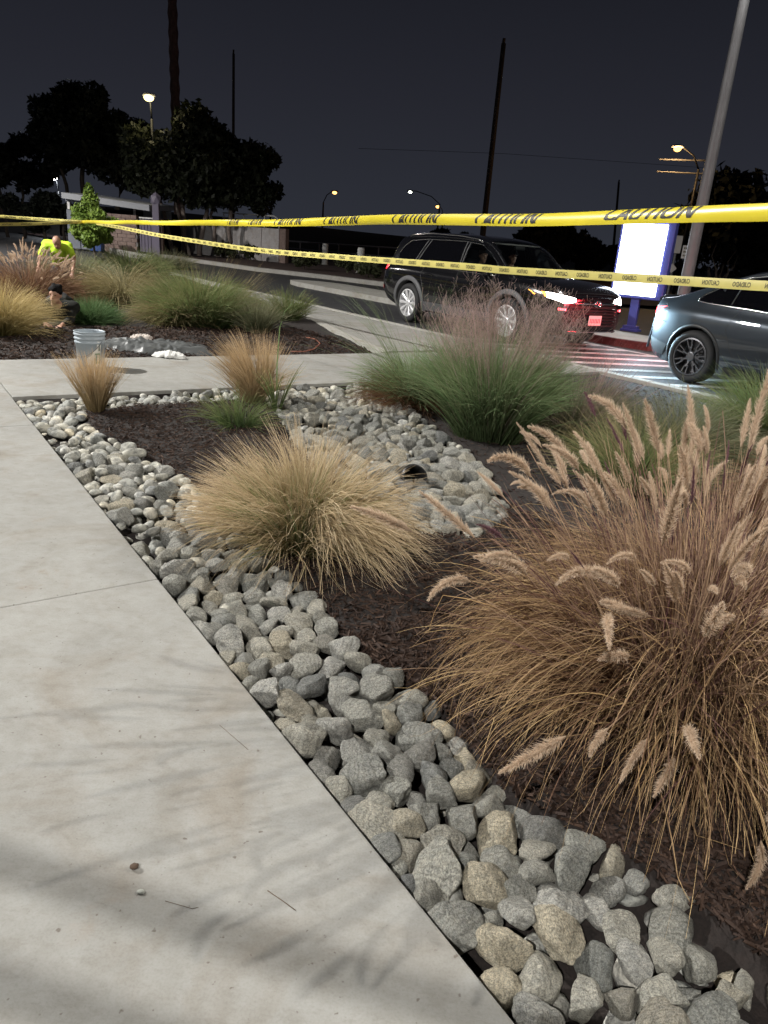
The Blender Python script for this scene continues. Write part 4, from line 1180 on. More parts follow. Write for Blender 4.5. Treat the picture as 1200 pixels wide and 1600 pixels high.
# road signs
def sign_post(px0, py0, px1, py1, Y, label, name='road_sign'):
    b = P(px0, py0, Y); t = P(px1, py1, Y)
    o = empty(name, (b.x, Y, 0), 0, label, 'sign')
    d = t - Vector((b.x, Y, 0))
    bm = bmesh.new(); tube(bm, [(0, 0, -.1), (d.x, 0, d.z)], .035, 6); bmobj('post', bm, M['galv'], o)
    return o, d
M['sign_back'] = mat('sign_back_metal', (.42, .40, .38), .5, .3)
M['sign_white'] = mat('sign_white', (.55, .53, .52), .6)
o, d = sign_post(1049, 430, 1060, 372, 24, 'back of a pale rectangular road sign over a small diamond, right of the lit screen')
c = P(1058, 382, 24) - Vector(o.location)
bm = bmesh.new(); box(bm, (c.x, -.05, c.z), (.24, .02, .5), 0, .006); q = bmobj('sign_plate', bm, M['sign_back'], o); q.rotation_euler = (0, .0, 0)
c = P(1049, 419, 24) - Vector(o.location)
bm = bmesh.new(); vs = box(bm, (0, 0, 0), (.2, .02, .2)); bmesh.ops.rotate(bm, cent=(0, 0, 0), matrix=Matrix.Rotation(PI / 4, 3, 'Y'), verts=bm.verts[:]); bmesh.ops.translate(bm, vec=(c.x, -.05, c.z), verts=bm.verts[:]); bmobj('diamond_plate', bm, M['sign_back'], o)
o, d = sign_post(1064, 430, 1078, 382, 24, 'small white notice sign beside the grey lamp post')
c = P(1072, 394, 24) - Vector(o.location)
bm = bmesh.new(); box(bm, (c.x, -.05, c.z), (.28, .02, .38), 0, .006); q = bmobj('sign_plate', bm, M['sign_white'], o)
for k in range(3):
    bm = bmesh.new()
    for j in range(4): box(bm, (c.x - .085 + j * .056, -.0625, c.z + .11 - k * .105), (.042, .002, .05))
    w_ = bmobj('text_line', bm, M['ink_soft'], q); w_['kind'] = 'stuff'
# distant low lit wall at the right horizon

# ================================================================== CAUTION TAPES
class Path:
    def __init__(s, pts, per=24):
        P_ = np.array([tuple(p) for p in pts]); n = len(P_)
        out = []
        for i in range(n - 1):
            p0, p1, p2, p3 = P_[max(i - 1, 0)], P_[i], P_[i + 1], P_[min(i + 2, n - 1)]
            for k in range(per):
                t = k / per
                out.append(.5 * ((2 * p1) + (p2 - p0) * t + (2 * p0 - 5 * p1 + 4 * p2 - p3) * t * t + (3 * p1 - p0 - 3 * p2 + p3) * t ** 3))
        out.append(P_[-1]); s.p = np.array(out)
        s.d = np.concatenate([[0], np.cumsum(np.linalg.norm(np.diff(s.p, axis=0), axis=1))]); s.L = s.d[-1]
    def at(s, u):
        u = np.asarray(u); p = np.stack([np.interp(u, s.d, s.p[:, k]) for k in range(3)], -1)
        e = .02; q = np.stack([np.interp(u + e, s.d, s.p[:, k]) - np.interp(u - e, s.d, s.p[:, k]) for k in range(3)], -1)
        q /= np.linalg.norm(q, axis=-1, keepdims=True) + 1e-9
        return p, q
def tape_frame(path, u, roll, curl, v, off):
    """point on the tape: u along, v across (-.5 to .5 of the width), off towards the viewer"""
    p, t = path.at(u)
    up = np.broadcast_to(np.array([0, 0, 1.]), t.shape); nrm = np.cross(t, up); nrm /= np.linalg.norm(nrm, axis=-1, keepdims=True)
    nrm = np.where((nrm[..., 1:2] > 0), -nrm, nrm)                # towards the viewer's side
    vv = up - t * (up * t).sum(-1, keepdims=True); vv /= np.linalg.norm(vv, axis=-1, keepdims=True)
    c, s_ = np.cos(roll)[..., None], np.sin(roll)[..., None]
    a = vv * c + nrm * s_; b = nrm * c - vv * s_
    ph = v * curl * 2
    y = np.where(np.abs(curl) > 1e-3, np.sin(ph) / (curl * 2), v); z = np.where(np.abs(curl) > 1e-3, (np.cos(ph) - 1) / (curl * 2), 0)
    return p + (a * y[..., None] + b * z[..., None]) * TW + b * off
TW = .076
def build_tape(name, path, label, roll_f, curl, m, words, letter_h, ink, mirror, vshift=0.0, group='caution tapes', shear=0.0, stretch=1.0):
    o = empty(name, (0, 0, 0), 0, label, 'caution tape', group)
    n = max(40, int(path.L / .05)); k = 7
    U, Vv = np.meshgrid(np.linspace(0, path.L, n), np.linspace(-.5, .5, k), indexing='ij')
    X = tape_frame(path, U, roll_f(U), np.full(U.shape, curl), Vv, 0.0)
    i = np.arange(n * k).reshape(n, k)
    Fq = np.stack([i[:-1, :-1], i[1:, :-1], i[1:, 1:], i[:-1, 1:]], -1).reshape(-1, 4)
    mobj('band', np_mesh('band', X.reshape(-1, 3), Fq), m, o)
    for txt, u0, wlen, *opt in words:
        lh, vs_, lo_c, hi_c, arc = opt[0] if opt else (letter_h, vshift, -.485, .485, 0.0)
        V, Fs = text_mesh(txt)
        sx = wlen / V[:, 0].max(); x = V[:, 0] * sx; y = (V[:, 1] / V[:, 1].max() - .5) * lh + vs_
        x = x + shear * y * TW
        if mirror: x = wlen - x
        bm = bmesh.new()
        vs = [bm.verts.new((a, b, 0)) for a, b in zip(x, y)]
        for f in Fs:
            try: bm.faces.new([vs[q] for q in f])
            except ValueError: pass
        for yy in np.linspace(-.46, .46, 13):
            bmesh.ops.bisect_plane(bm, geom=bm.verts[:] + bm.edges[:] + bm.faces[:], plane_co=(0, yy, 0), plane_no=(0, 1, 0))
        for sgn, lim in ((1, hi_c), (-1, lo_c)):      # ink ends at the tape's edge or fold
            bmesh.ops.bisect_plane(bm, geom=bm.verts[:] + bm.edges[:] + bm.faces[:], plane_co=(0, lim, 0), plane_no=(0, sgn, 0), clear_outer=True)
        if not bm.verts: bm.free(); continue
        co = np.array([v.co[:] for v in bm.verts]); u = u0 + co[:, 0] + arc * (co[:, 1] - .1) ** 2
        Q = tape_frame(path, u, roll_f(u), np.full(u.shape, curl), co[:, 1], .0015)
        for v, q in zip(bm.verts, Q): v.co = q
        bmobj('printed_word', bm, ink, o)
    return o
def inv_depth(x, x0, y0, x1, y1): return 1.0 / (1 / y0 + (1 / y1 - 1 / y0) * (x - x0) / (x1 - x0))
def path_u(path, px):
    """distance along the tape where it crosses the picture column px"""
    q = path.p - np.array([0, 0, CAM_H]); w = q @ np.array(FW); X = 600 + F_PX * (q @ np.array(RT)) / w
    return float(np.interp(px, X, path.d)) if X[-1] > X[0] else float(np.interp(-px, -X, path.d))
TREE_Y = G(148, 434).y
up_px = [(128, 346.5), (250, 348), (400, 348), (520, 346), (600, 343.5), (720, 343), (830, 343), (1000, 337), (1120, 333), (1200, 331), (1330, 324)]
pu = Path([P(x, y, inv_depth(x, 128, TREE_Y - .3, 1200, 3.35)) for x, y in up_px])
wd = []
for a, b in ((355, 372), (388, 408), (428, 470), (505, 558), (612, 682), (742, 838), (943, 1083)):
    ua, ub = path_u(pu, a), path_u(pu, b)
    wd.append(('CAUTION', ua, ub - ua, (1.75, .12, -.30, .47, .10) if a < 900 else (1.05, .20, -.22, .48, .05)))
build_tape('caution_tape', pu, 'upper bright yellow caution tape crossing in front of the black car', lambda u: .25 * np.sin(u * 1.3), .55, M['tape'], wd, .95, M['ink'], False, .12, shear=.9)
lo_px = [(150, 349), (185, 355), (240, 366), (300, 376), (400, 390.5), (533, 402), (620, 408.5), (733, 417), (800, 423), (1000, 435), (1100, 441), (1200, 447), (1320, 452)]
pl = Path([P(x, y, inv_depth(x, 150, TREE_Y - .3, 1200, 5.9)) for x, y in lo_px])
wd = []; u = .6; k = 0
while u < pl.L - .5:
    wd.append((('CUIDADO', 'CAUTION')[k % 2], u, .150)); u += .262; k += 1
build_tape('caution_tape', pl, 'lower pale yellow caution tape with small print passing across the black car', lambda u: .12 * np.sin(u * .9 + 1), .15, M['tape_pale'], wd, .52, M['ink_soft'], True)
pk = Path([P(-60, 334, 19), P(40, 341, 19.6), P(128, 346.5, TREE_Y - .3)])
wd = [('CAUTION', path_u(pk, a), .26) for a in (6, 30, 52, 75, 98, 115)]
build_tape('caution_tape', pk, 'caution tape running left from the young tree, upper strand', lambda u: .3 * np.sin(u * 2), .4, M['tape_pale'], wd, .6, M['ink'], False)
pk = Path([P(-60, 351, 17), P(40, 350, 18.6), P(132, 346.5, TREE_Y - .32)])
build_tape('caution_tape', pk, 'caution tape running left from the young tree, lower strand', lambda u: .1 * np.sin(u * 2), .2, M['tape_pale'], [('CAUTION', path_u(pk, a), .3) for a in (3, 33, 66, 96)], .5, M['ink_soft'], True)

# unseen frame added behind the viewer; its rails cast the shadow bands on the pavement
fr = empty('shadow_frame', (-3.2, -.32, 0), 0, 'added slim grey steel frame, unseen behind the viewer, casting shadow bands on the pavement', 'shadow frame')
fa = math.atan2(-.25, 1.0)
for x_, w_ in ((0, 0), (5.4, 0)):
    bm = bmesh.new(); tube(bm, [(x_, -.25 * x_ - .085, -.05), (x_, -.25 * x_ - .085, 2.42)], .04, 10); bmobj('post', bm, M['grey_paint'], fr, True)
for off in (0, -.17):
    bm = bmesh.new(); box(bm, (2.7, -.675 + off, 2.4), (5.6, .048, .03), fa, .004); bmobj('rail', bm, M['grey_paint'], fr)

# ================================================================== ORDER SCREEN
mb_ = G(985, 517, .09)
face = math.radians(-33)
mb = empty('order_screen', (mb_.x, mb_.y, .085), face, 'brightly lit white order screen on a blue post on the median', 'screen')
M['blue_frame'] = mat('blue_screen_housing', (.045, .055, .24), .4)
SCL = mb_.y / F_PX * 1.03
def scr(px): return px * SCL
hw, hh = scr(76) / 2, scr(106)
zb = scr(46)
bm = bmesh.new(); box(bm, (0, 0, zb + hh / 2), (hw * 2, .20, hh), 0, .02); hs = bmobj('housing', bm, M['blue_frame'], mb)
bm = bmesh.new(); box(bm, (-.05, -.103, zb + hh / 2 - .005), (hw * 2 - .20, .012, hh - .14), 0, .004); bmobj('screen', bm, mat_emit('lit_screen', (.86, .93, 1.0), 6.5), hs)
bm = bmesh.new(); box(bm, (0, 0, zb / 2), (.17, .13, zb), 0, .01); bmobj('post', bm, M['blue_frame'], mb)
bm = bmesh.new(); box(bm, (0, 0, .025), (.36, .30, .05), 0, .008); box(bm, (0, -.02, .08), (.30, .2, .08), 0, .01); bmobj('base_plate', bm, M['blue_frame'], mb)
ld = bpy.data.lights.new('screen_light', 'AREA'); ld.shape = 'RECTANGLE'; ld.size = hw * 2 - .22; ld.size_y = hh - .16; ld.energy = 420; ld.color = (.80, .91, 1)
lo_ = bpy.data.objects.new('screen_light', ld); lo_.location = (-.05, -.115, zb + hh / 2); lo_.rotation_euler = (math.radians(90), 0, 0); link(lo_, hs)

# ================================================================== CARS
def pchip(xs, ys):
    xs, ys = np.array(xs, float), np.array(ys, float); h = np.diff(xs); dl = np.diff(ys) / h; n = len(xs); d = np.zeros(n)
    for i in range(1, n - 1):
        if dl[i - 1] * dl[i] > 0:
            w1, w2 = 2 * h[i] + h[i - 1], h[i] + 2 * h[i - 1]; d[i] = (w1 + w2) / (w1 / dl[i - 1] + w2 / dl[i])
    d[0], d[-1] = dl[0], dl[-1]
    def f(x):
        x = np.clip(np.asarray(x, float), xs[0], xs[-1]); i = np.clip(np.searchsorted(xs, x) - 1, 0, n - 2); t = (x - xs[i]) / h[i]
        return (ys[i] * (2 * t ** 3 - 3 * t ** 2 + 1) + h[i] * d[i] * (t ** 3 - 2 * t ** 2 + t) + ys[i + 1] * (-2 * t ** 3 + 3 * t ** 2) + h[i] * d[i + 1] * (t ** 3 - t ** 2))
    return f
class CarBody:
    """x from the rear bumper forward, y outwards, z up; every panel, pane and trim is laid on this one surface"""
    def __init__(s, L, W_, zs, zb, wb, zr, yr, drop, bulge):
        s.L = L; s.W = pchip(*W_); s.zs = pchip(*zs); s.zb = pchip(*zb); s.wb = pchip(*wb); s.zr = pchip(*zr); s.yr = pchip(*yr); s.drop = pchip(*drop); s.bulge = bulge
        s.gx = np.linspace(0, L, 700); sec = [s._section(x) for x in s.gx]
        s.gy = np.array([a for a, b in sec]); s.gz = np.array([b for a, b in sec]); s.cache = {}
    def section(s, x):
        f = min(max(float(x), 0), s.L) / s.L * 699; i = min(int(f), 698); f -= i
        return s.gy[i] * (1 - f) + s.gy[i + 1] * f, s.gz[i] * (1 - f) + s.gz[i + 1] * f
    def _section(s, x, k=6):
        w, zs, zb, zr, yr = s.W(x), s.zs(x), s.zb(x), s.zr(x), s.yr(x); wb = s.wb(x); dr = s.drop(x)
        ny = [w * .90, w * .975, w, w * .985, w * wb, yr, yr * .62, 0]
        nz = [zs, zs + .22 * (zb - zs), zs + .52 * (zb - zs), zs + .82 * (zb - zs), zb, zr - dr, zr - dr * .22, zr]
        u = np.arange(8.0); q = np.linspace(0, 7, 7 * k + 1)
        return pchip(u, ny)(q), pchip(u, nz)(q)
    def side_y(s, x, z):
        y, zz = s.section(x); m = len(y) * 5 // 7 + 2
        return float(np.interp(z, zz[:m], y[:m]))
    def top_z(s, x, y):
        yy, zz = s.section(x); return float(np.interp(abs(y), yy[::-1], zz[::-1]))
    def end_x(s, y, z, front=True):
        xs = np.linspace(s.L - .9, s.L, 60) if front else np.linspace(.6, 0, 60)
        key = (round(z, 3), front)
        if key not in s.cache: s.cache[key] = np.array([s.side_y(x, z) for x in xs])
        ys = s.cache[key]
        i = np.where(ys >= abs(y))[0]
        if len(i) == 0: return xs[0]
        x = xs[i[-1]]
        if i[-1] == 59: x += (1 if front else -1) * s.bulge * (1 - (y / max(ys[-1], .01)) ** 2)
        elif i[-1] < 59:
            j = i[-1]; a, b = ys[j], ys[j + 1]
            x = xs[j] + (xs[j + 1] - xs[j]) * (a - abs(y)) / max(a - b, 1e-6)
        return x
    def mesh(s, cut=None, nx=150):
        xs = np.unique(np.concatenate([np.linspace(0, .3, 16), np.linspace(.3, s.L - .4, nx), np.linspace(s.L - .4, s.L, 20)]))
        sec = [s.section(x) for x in xs]; m = len(sec[0][0])
        bm = bmesh.new()
        rows = {}
        for sg in (-1, 1):
            rows[sg] = [[bm.verts.new((x, sg * yy, zz)) for yy, zz in zip(*sc)] for x, sc in zip(xs, sec)]
            for i in range(len(xs) - 1):
                for k in range(m - 1):
                    f = (rows[sg][i][k], rows[sg][i + 1][k], rows[sg][i + 1][k + 1], rows[sg][i][k + 1])
                    c = sum((v.co for v in f), Vector()) / 4
                    if cut and cut(c): continue
                    bm.faces.new(f if sg < 0 else f[::-1])
        for idx, sgx in ((0, -1), (len(xs) - 1, 1)):
            prev = None
            for k in range(m):
                y, z = sec[idx][0][k], sec[idx][1][k]
                row = [bm.verts.new((xs[idx] + sgx * s.bulge * (1 - q * q), y * q, z)) for q in np.linspace(-1, 1, 13)]
                if prev:
                    for j in range(12): bm.faces.new((prev[j], prev[j + 1], row[j + 1], row[j]))
                prev = row
        bmesh.ops.remove_doubles(bm, verts=bm.verts[:], dist=.0008)
        bmesh.ops.recalc_face_normals(bm, faces=bm.faces[:])
        loose = [v for v in bm.verts if not v.link_faces]; bmesh.ops.delete(bm, geom=loose, context='VERTS')
        return bm
    def panel(s, poly, off, side=-1, step=.09):
        bm = bmesh.new(); bm.faces.new([bm.verts.new((a, 0, b)) for a, b in poly])
        P_ = np.array(poly)
        for x in np.arange(P_[:, 0].min() + step, P_[:, 0].max(), step): bmesh.ops.bisect_plane(bm, geom=bm.verts[:] + bm.edges[:] + bm.faces[:], plane_co=(x, 0, 0), plane_no=(1, 0, 0))
        for z in np.arange(P_[:, 1].min() + step, P_[:, 1].max(), step): bmesh.ops.bisect_plane(bm, geom=bm.verts[:] + bm.edges[:] + bm.faces[:], plane_co=(0, 0, z), plane_no=(0, 0, 1))
        for v in bm.verts: v.co.y = side * (s.side_y(v.co.x, v.co.z) + off)
        bmesh.ops.recalc_face_normals(bm, faces=bm.faces[:])
        return bm
    def fpanel(s, poly, off, front=True, step=.06):
        """poly in (y, z) laid on the nose or the tail"""
        bm = bmesh.new(); bm.faces.new([bm.verts.new((0, a, b)) for a, b in poly])
        P_ = np.array(poly)
        for y in np.arange(P_[:, 0].min() + step, P_[:, 0].max(), step): bmesh.ops.bisect_plane(bm, geom=bm.verts[:] + bm.edges[:] + bm.faces[:], plane_co=(0, y, 0), plane_no=(0, 1, 0))
        for z in np.arange(P_[:, 1].min() + step, P_[:, 1].max(), step): bmesh.ops.bisect_plane(bm, geom=bm.verts[:] + bm.edges[:] + bm.faces[:], plane_co=(0, 0, z), plane_no=(0, 0, 1))
        for v in bm.verts: v.co.x = s.end_x(v.co.y, v.co.z, front) + (off if front else -off)
        bmesh.ops.recalc_face_normals(bm, faces=bm.faces[:])
        return bm
    def line(s, pts, off, r, side=-1, n=6, dens=8):
        q = []
        for (a, b), (c, d) in zip(pts[:-1], pts[1:]):
            for k in range(dens): f = k / dens; q.append((a + (c - a) * f, b + (d - b) * f))
        q.append(pts[-1])
        bm = bmesh.new(); tube(bm, [(a, side * (s.side_y(a, b) + off), b) for a, b in q], r, n); return bm
def pip(poly, x, y):
    return bool(inside(poly, np.array([x]), np.array([y]))[0])
def shrink(poly, d):
    c = np.mean(np.array(poly), 0); return [tuple(c + (np.array(p) - c) * (1 - d)) for p in poly]
def wheel(parent, x, y, R, w, rim_r, spokes, rim_mat, style):
    side = -1 if y < 0 else 1
    bm = bmesh.new()
    lathe(bm, [(rim_r, -w / 2 + .012), (rim_r + .02, -w / 2), (R - .045, -w / 2 - .002), (R - .012, -w / 2 + .02), (R, -w / 2 + .05), (R, w / 2 - .05), (R - .012, w / 2 - .02), (R - .045, w / 2 + .002), (rim_r + .02, w / 2), (rim_r, w / 2 - .012)], 40, True)
    bmesh.ops.rotate(bm, cent=(0, 0, 0), matrix=Matrix.Rotation(PI / 2, 3, 'X'), verts=bm.verts[:])
    t = bmobj('wheel', bm, M['rubber'], parent, True, (x, y, R))
    bm = bmesh.new(); yo = w / 2 * 1.0
    # barrel and lip (lathe about z, z outwards)
    lathe(bm, [(rim_r - .004, yo - .008), (rim_r - .022, yo - .004), (rim_r - .026, yo - .03), (rim_r - .03, -.06), (.02, -.06)], 40)
    def spoke(a, r0, r1, w0, w1, z0, z1):
        c, s_ = math.cos(a), math.sin(a); q = []
        for r_, ww, z in ((r0, w0, z0), (r1, w1, z1)):
            q.append([bm.verts.new((c * r_ - s_ * e * ww, s_ * r_ + c * e * ww, z - dz)) for e, dz in ((-1, .0), (-.6, -.008), (.6, -.008), (1, .0), (1, .035), (-1, .035))])
        for k in range(6): bm.faces.new((q[0][k], q[0][(k + 1) % 6], q[1][(k + 1) % 6], q[1][k]))
    for k in range(spokes):
        a = 2 * PI * k / spokes
        if style == 'petal':
            spoke(a, .05, rim_r - .010, .016, .034, yo - .035, yo - .016)
        elif style == 'twin':
            spoke(a - .085, .05, rim_r - .012, .016, .024, yo - .035, yo - .02); spoke(a + .085, .05, rim_r - .012, .016, .024, yo - .035, yo - .02)
        else:
            spoke(a, .05, rim_r * .55, .018, .014, yo - .04, yo - .025)
            spoke(a - .16, rim_r * .45, rim_r - .012, .010, .012, yo - .03, yo - .018); spoke(a + .16, rim_r * .45, rim_r - .012, .010, .012, yo - .03, yo - .018)
    lathe(bm, [(.062, yo - .05), (.062, yo - .022), (.05, yo - .016), (.001, yo - .014)], 20)
    bmesh.ops.recalc_face_normals(bm, faces=bm.faces[:])
    bmesh.ops.rotate(bm, cent=(0, 0, 0), matrix=Matrix.Rotation(PI / 2 if side < 0 else -PI / 2, 3, 'X'), verts=bm.verts[:])
    bmobj('rim', bm, rim_mat, t, False)
    return t
def arch_poly(cx, cz, r0, r1, a0, a1, n=22):
    A = [(cx + r1 * math.cos(a), cz + r1 * math.sin(a)) for a in np.linspace(a0, a1, n)]
    B = [(cx + r0 * math.cos(a), cz + r0 * math.sin(a)) for a in np.linspace(a1, a0, n)]
    return A, B
def arch(car, parent, cx, cz, r0, r1, m, a0=-.25, a1=PI + .25, name='wheel_arch', proud=.02):
    for side in (-1, 1):
        bm = bmesh.new(); prev = None
        for a in np.linspace(a0, a1, 36):
            row = []
            for r_, o_ in ((r0 - .01, -.10), (r0, proud - .004), (r0 + .01, proud), (r1 - .01, proud), (r1, -.004)):
                x, z = cx + r_ * math.cos(a), cz + r_ * math.sin(a)
                zz = max(z, float(car.zs(x)) + .005)
                row.append(bm.verts.new((x, side * (car.side_y(x, zz) + o_), z)))
            if prev:
                for k in range(4): bm.faces.new((prev[k], prev[k + 1], row[k + 1], row[k]))
            prev = row
        bmesh.ops.recalc_face_normals(bm, faces=bm.faces[:])
        bmobj(name, bm, m, parent, True)
        bm = bmesh.new(); prev = None
        for a in np.linspace(-.3, PI + .3, 24):
            x, z = cx + (r0 + .01) * math.cos(a), cz + (r0 + .01) * math.sin(a)
            row = [bm.verts.new((x, side * .45, z)), bm.verts.new((x, side * (float(car.W(cx)) - .08), z))]
            if prev: bm.faces.new((prev[0], prev[1], row[1], row[0]))
            prev = row
        bmobj('wheel_well', bm, M['black_metal'], parent)

M['black_car'] = mat('black_car_paint', (.004, .004, .005), .18, .0, coat=1.0, spec=.6)
M['grey_car'] = mat('dark_grey_car_paint', (.034, .041, .050), .40, .75, coat=1.0)
M['clad'] = mat('grey_cladding', (.085, .085, .09), .6)
M['clad_dark'] = mat('black_cladding', (.012, .012, .013), .5)
M['chrome'] = mat('chrome', (.75, .75, .76), .12, 1.0)
M['silver_rim'] = mat('silver_alloy', (.78, .78, .79), .38, .55)
M['dark_rim'] = mat('dark_alloy', (.14, .14, .15), .35, .8)
M['tint'] = mat('tinted_glass', (.003, .003, .004), .03, spec=.7)
M['clear'] = mat_glass('windscreen_glass', (.80, .86, .85), .93)
M['clear_side'] = mat_glass('side_glass', (.70, .78, .78), .90)
M['head'] = mat_emit('lit_headlamp', (1, .95, .88), 30)
M['amber'] = mat_emit('lit_amber', (1, .38, .05), 9)
M['red_lit'] = mat_emit('lit_tail_lamp', (1, .02, .03), 14)
M['pink_lit'] = mat_emit('lit_tail_lamp_bar', (1, .10, .12), 9)
M['plate'] = mat('plate_white', (.70, .66, .66), .5)
M['seat'] = mat('seat_fabric', (.03, .03, .033), .8)
M['shirt_dark'] = mat('dark_shirt', (.02, .02, .024), .85)
M['headliner'] = mat('headliner', (.25, .24, .23), .9)

# ---------------------------------------------------------------- people built as one remeshed body with clothes over it
def capsule(bm, a, b, r0, r1, n=10):
    a, b = Vector(a), Vector(b)
    bmesh.ops.create_icosphere(bm, subdivisions=2, radius=r0, matrix=Matrix.Translation(a))
    bmesh.ops.create_icosphere(bm, subdivisions=2, radius=r1, matrix=Matrix.Translation(b))
    d = b - a
    if d.length > 1e-4:
        bmesh.ops.create_cone(bm, cap_ends=True, segments=n, radius1=r0, radius2=r1, depth=d.length, matrix=Matrix.Translation((a + b) / 2) @ d.to_track_quat('Z', 'Y').to_matrix().to_4x4())
def fuse(name, bm, m, parent, vox=.014):
    o = bmobj(name, bm, m, parent, True)
    md = o.modifiers.new('Remesh', 'REMESH'); md.mode = 'VOXEL'; md.voxel_size = vox; md.use_smooth_shade = True
    sm = o.modifiers.new('Smooth', 'SMOOTH'); sm.factor = .5; sm.iterations = 4
    return o
def head_into(bm, c, look, upv=(0, 0, 1), s=1.0):
    """head with brow, nose, mouth, chin, ears; look = facing direction"""
    f = Vector(look).normalized(); u = Vector(upv); u = (u - f * u.dot(f)).normalized(); r = f.cross(u)
    Rm = Matrix((r, f, u)).transposed()
    c = Vector(c)
    def q(x, y, z): return c + (r * x + f * y + u * z) * s
    ball(bm, c + u * .03 * s, .098 * s, (.80, .98, 1.0), 3, Rm)
    ball(bm, q(0, .025, -.045), .075 * s, (.82, .9, 1.0), 2, Rm)
    ball(bm, q(0, .058, -.095), .030 * s, (1.1, .9, .8), 2, Rm)
    capsule(bm, q(0, .090, .022), q(0, .114, -.022), .010 * s, .016 * s)
    capsule(bm, q(-.045, .082, .034), q(.045, .082, .034), .012 * s, .012 * s)
    capsule(bm, q(-.022, .086, -.058), q(.022, .086, -.058), .010 * s, .010 * s)
    for e in (-1, 1): ball(bm, q(e * .078, -.005, -.005), .028 * s, (.4, .7, 1.15), 2, Rm)
    return q
def hand_into(bm, wrist, direction, palm_n, s=1.0):
    d = Vector(direction).normalized(); n = Vector(palm_n); n = (n - d * n.dot(d)).normalized(); a = d.cross(n)
    w = Vector(wrist)
    for e in np.linspace(-1, 1, 4): capsule(bm, w + d * .02 * s, w + d * .085 * s + a * e * .030 * s, .018 * s, .014 * s)
    for e, L_ in zip(np.linspace(-1, 1, 4), (.062, .078, .082, .070)):
        p = w + d * .09 * s + a * e * .034 * s; k = p + d * L_ * .5 * s + n * .010 * s; t = k + d * L_ * .4 * s + n * .030 * s
        capsule(bm, p, k, .0095 * s, .009 * s, 8); capsule(bm, k, t, .009 * s, .0075 * s, 8)
    p = w + d * .03 * s - a * .03 * s; k = p + (d * .035 - a * .035 + n * .01) * s; t = k + (d * .035 + n * .012) * s
    capsule(bm, p, k, .0125 * s, .011 * s, 8); capsule(bm, k, t, .011 * s, .009 * s, 8)
def eyes(parent, q, s=1.0):
    for e in (-1, 1):
        bm = bmesh.new(); ball(bm, q(e * .032, .083, .014), .011 * s, (1, 1, .6), 2); bmobj('eye', bm, M['hair'], parent, True)
def hair_cap(parent, q, m, s=1.0, full=True):
    bm = bmesh.new()
    for (x, y, z, r_) in [(0, -.02, .055, .092), (0, .03, .085, .062), (.045, .0, .06, .058), (-.045, .0, .06, .058), (0, -.06, .0, .068)] + ([(.05, .05, .075, .032), (-.05, .05, .075, .032), (0, .065, .085, .034), (.03, -.02, .12, .04), (-.04, -.03, .115, .045)] if full else []):
        ball(bm, q(x, y, z), r_ * s, (1, 1, 1), 2)
    return fuse('hair', bm, m, parent, .010)
def seated(label, loc, rz, look, shirt, hair_m, parent_empty=None):
    o = empty('person', loc, rz, label, 'person')
    bm = bmesh.new()
    capsule(bm, (0, 0, .12), (-.02, 0, .32), .145, .14); capsule(bm, (-.02, 0, .32), (-.05, 0, .50), .15, .15)
    capsule(bm, (-.05, -.17, .54), (-.05, .17, .54), .07, .07); capsule(bm, (-.05, 0, .54), (-.03, 0, .68), .058, .055)
    for e in (-1, 1):
        capsule(bm, (-.05, e * .19, .53), (.10, e * .24, .30), .052, .042); capsule(bm, (.10, e * .24, .30), (.34, e * .16, .36), .042, .032)
        hand_into(bm, (.34, e * .16, .36), (1, -e * .2, .1), (0, 0, -1))
        capsule(bm, (0, e * .10, .10), (.42, e * .13, .16), .085, .065); capsule(bm, (.42, e * .13, .16), (.55, e * .13, -.22), .06, .045); capsule(bm, (.55, e * .13, -.22), (.68, e * .13, -.24), .04, .035)
    q = head_into(bm, (-.01, 0, .80), look)
    fuse('body', bm, M['skin'], o, .013)
    bm = bmesh.new()
    capsule(bm, (0, 0, .10), (-.02, 0, .32), .16, .155); capsule(bm, (-.02, 0, .32), (-.05, 0, .50), .163, .163)
    capsule(bm, (-.05, -.18, .54), (-.05, .18, .54), .085, .085)
    for e in (-1, 1): capsule(bm, (-.05, e * .19, .53), (.10, e * .24, .30), .066, .056)
    fuse('shirt', bm, shirt, o, .015)
    bm = bmesh.new()
    for e in (-1, 1):
        capsule(bm, (0, e * .10, .10), (.42, e * .13, .16), .098, .075); capsule(bm, (.42, e * .13, .16), (.55, e * .13, -.18), .072, .056)
    fuse('trousers', bm, M['shirt_dark'], o, .016)
    hair_cap(o, q, hair_m)
    eyes(o, q)
    return o

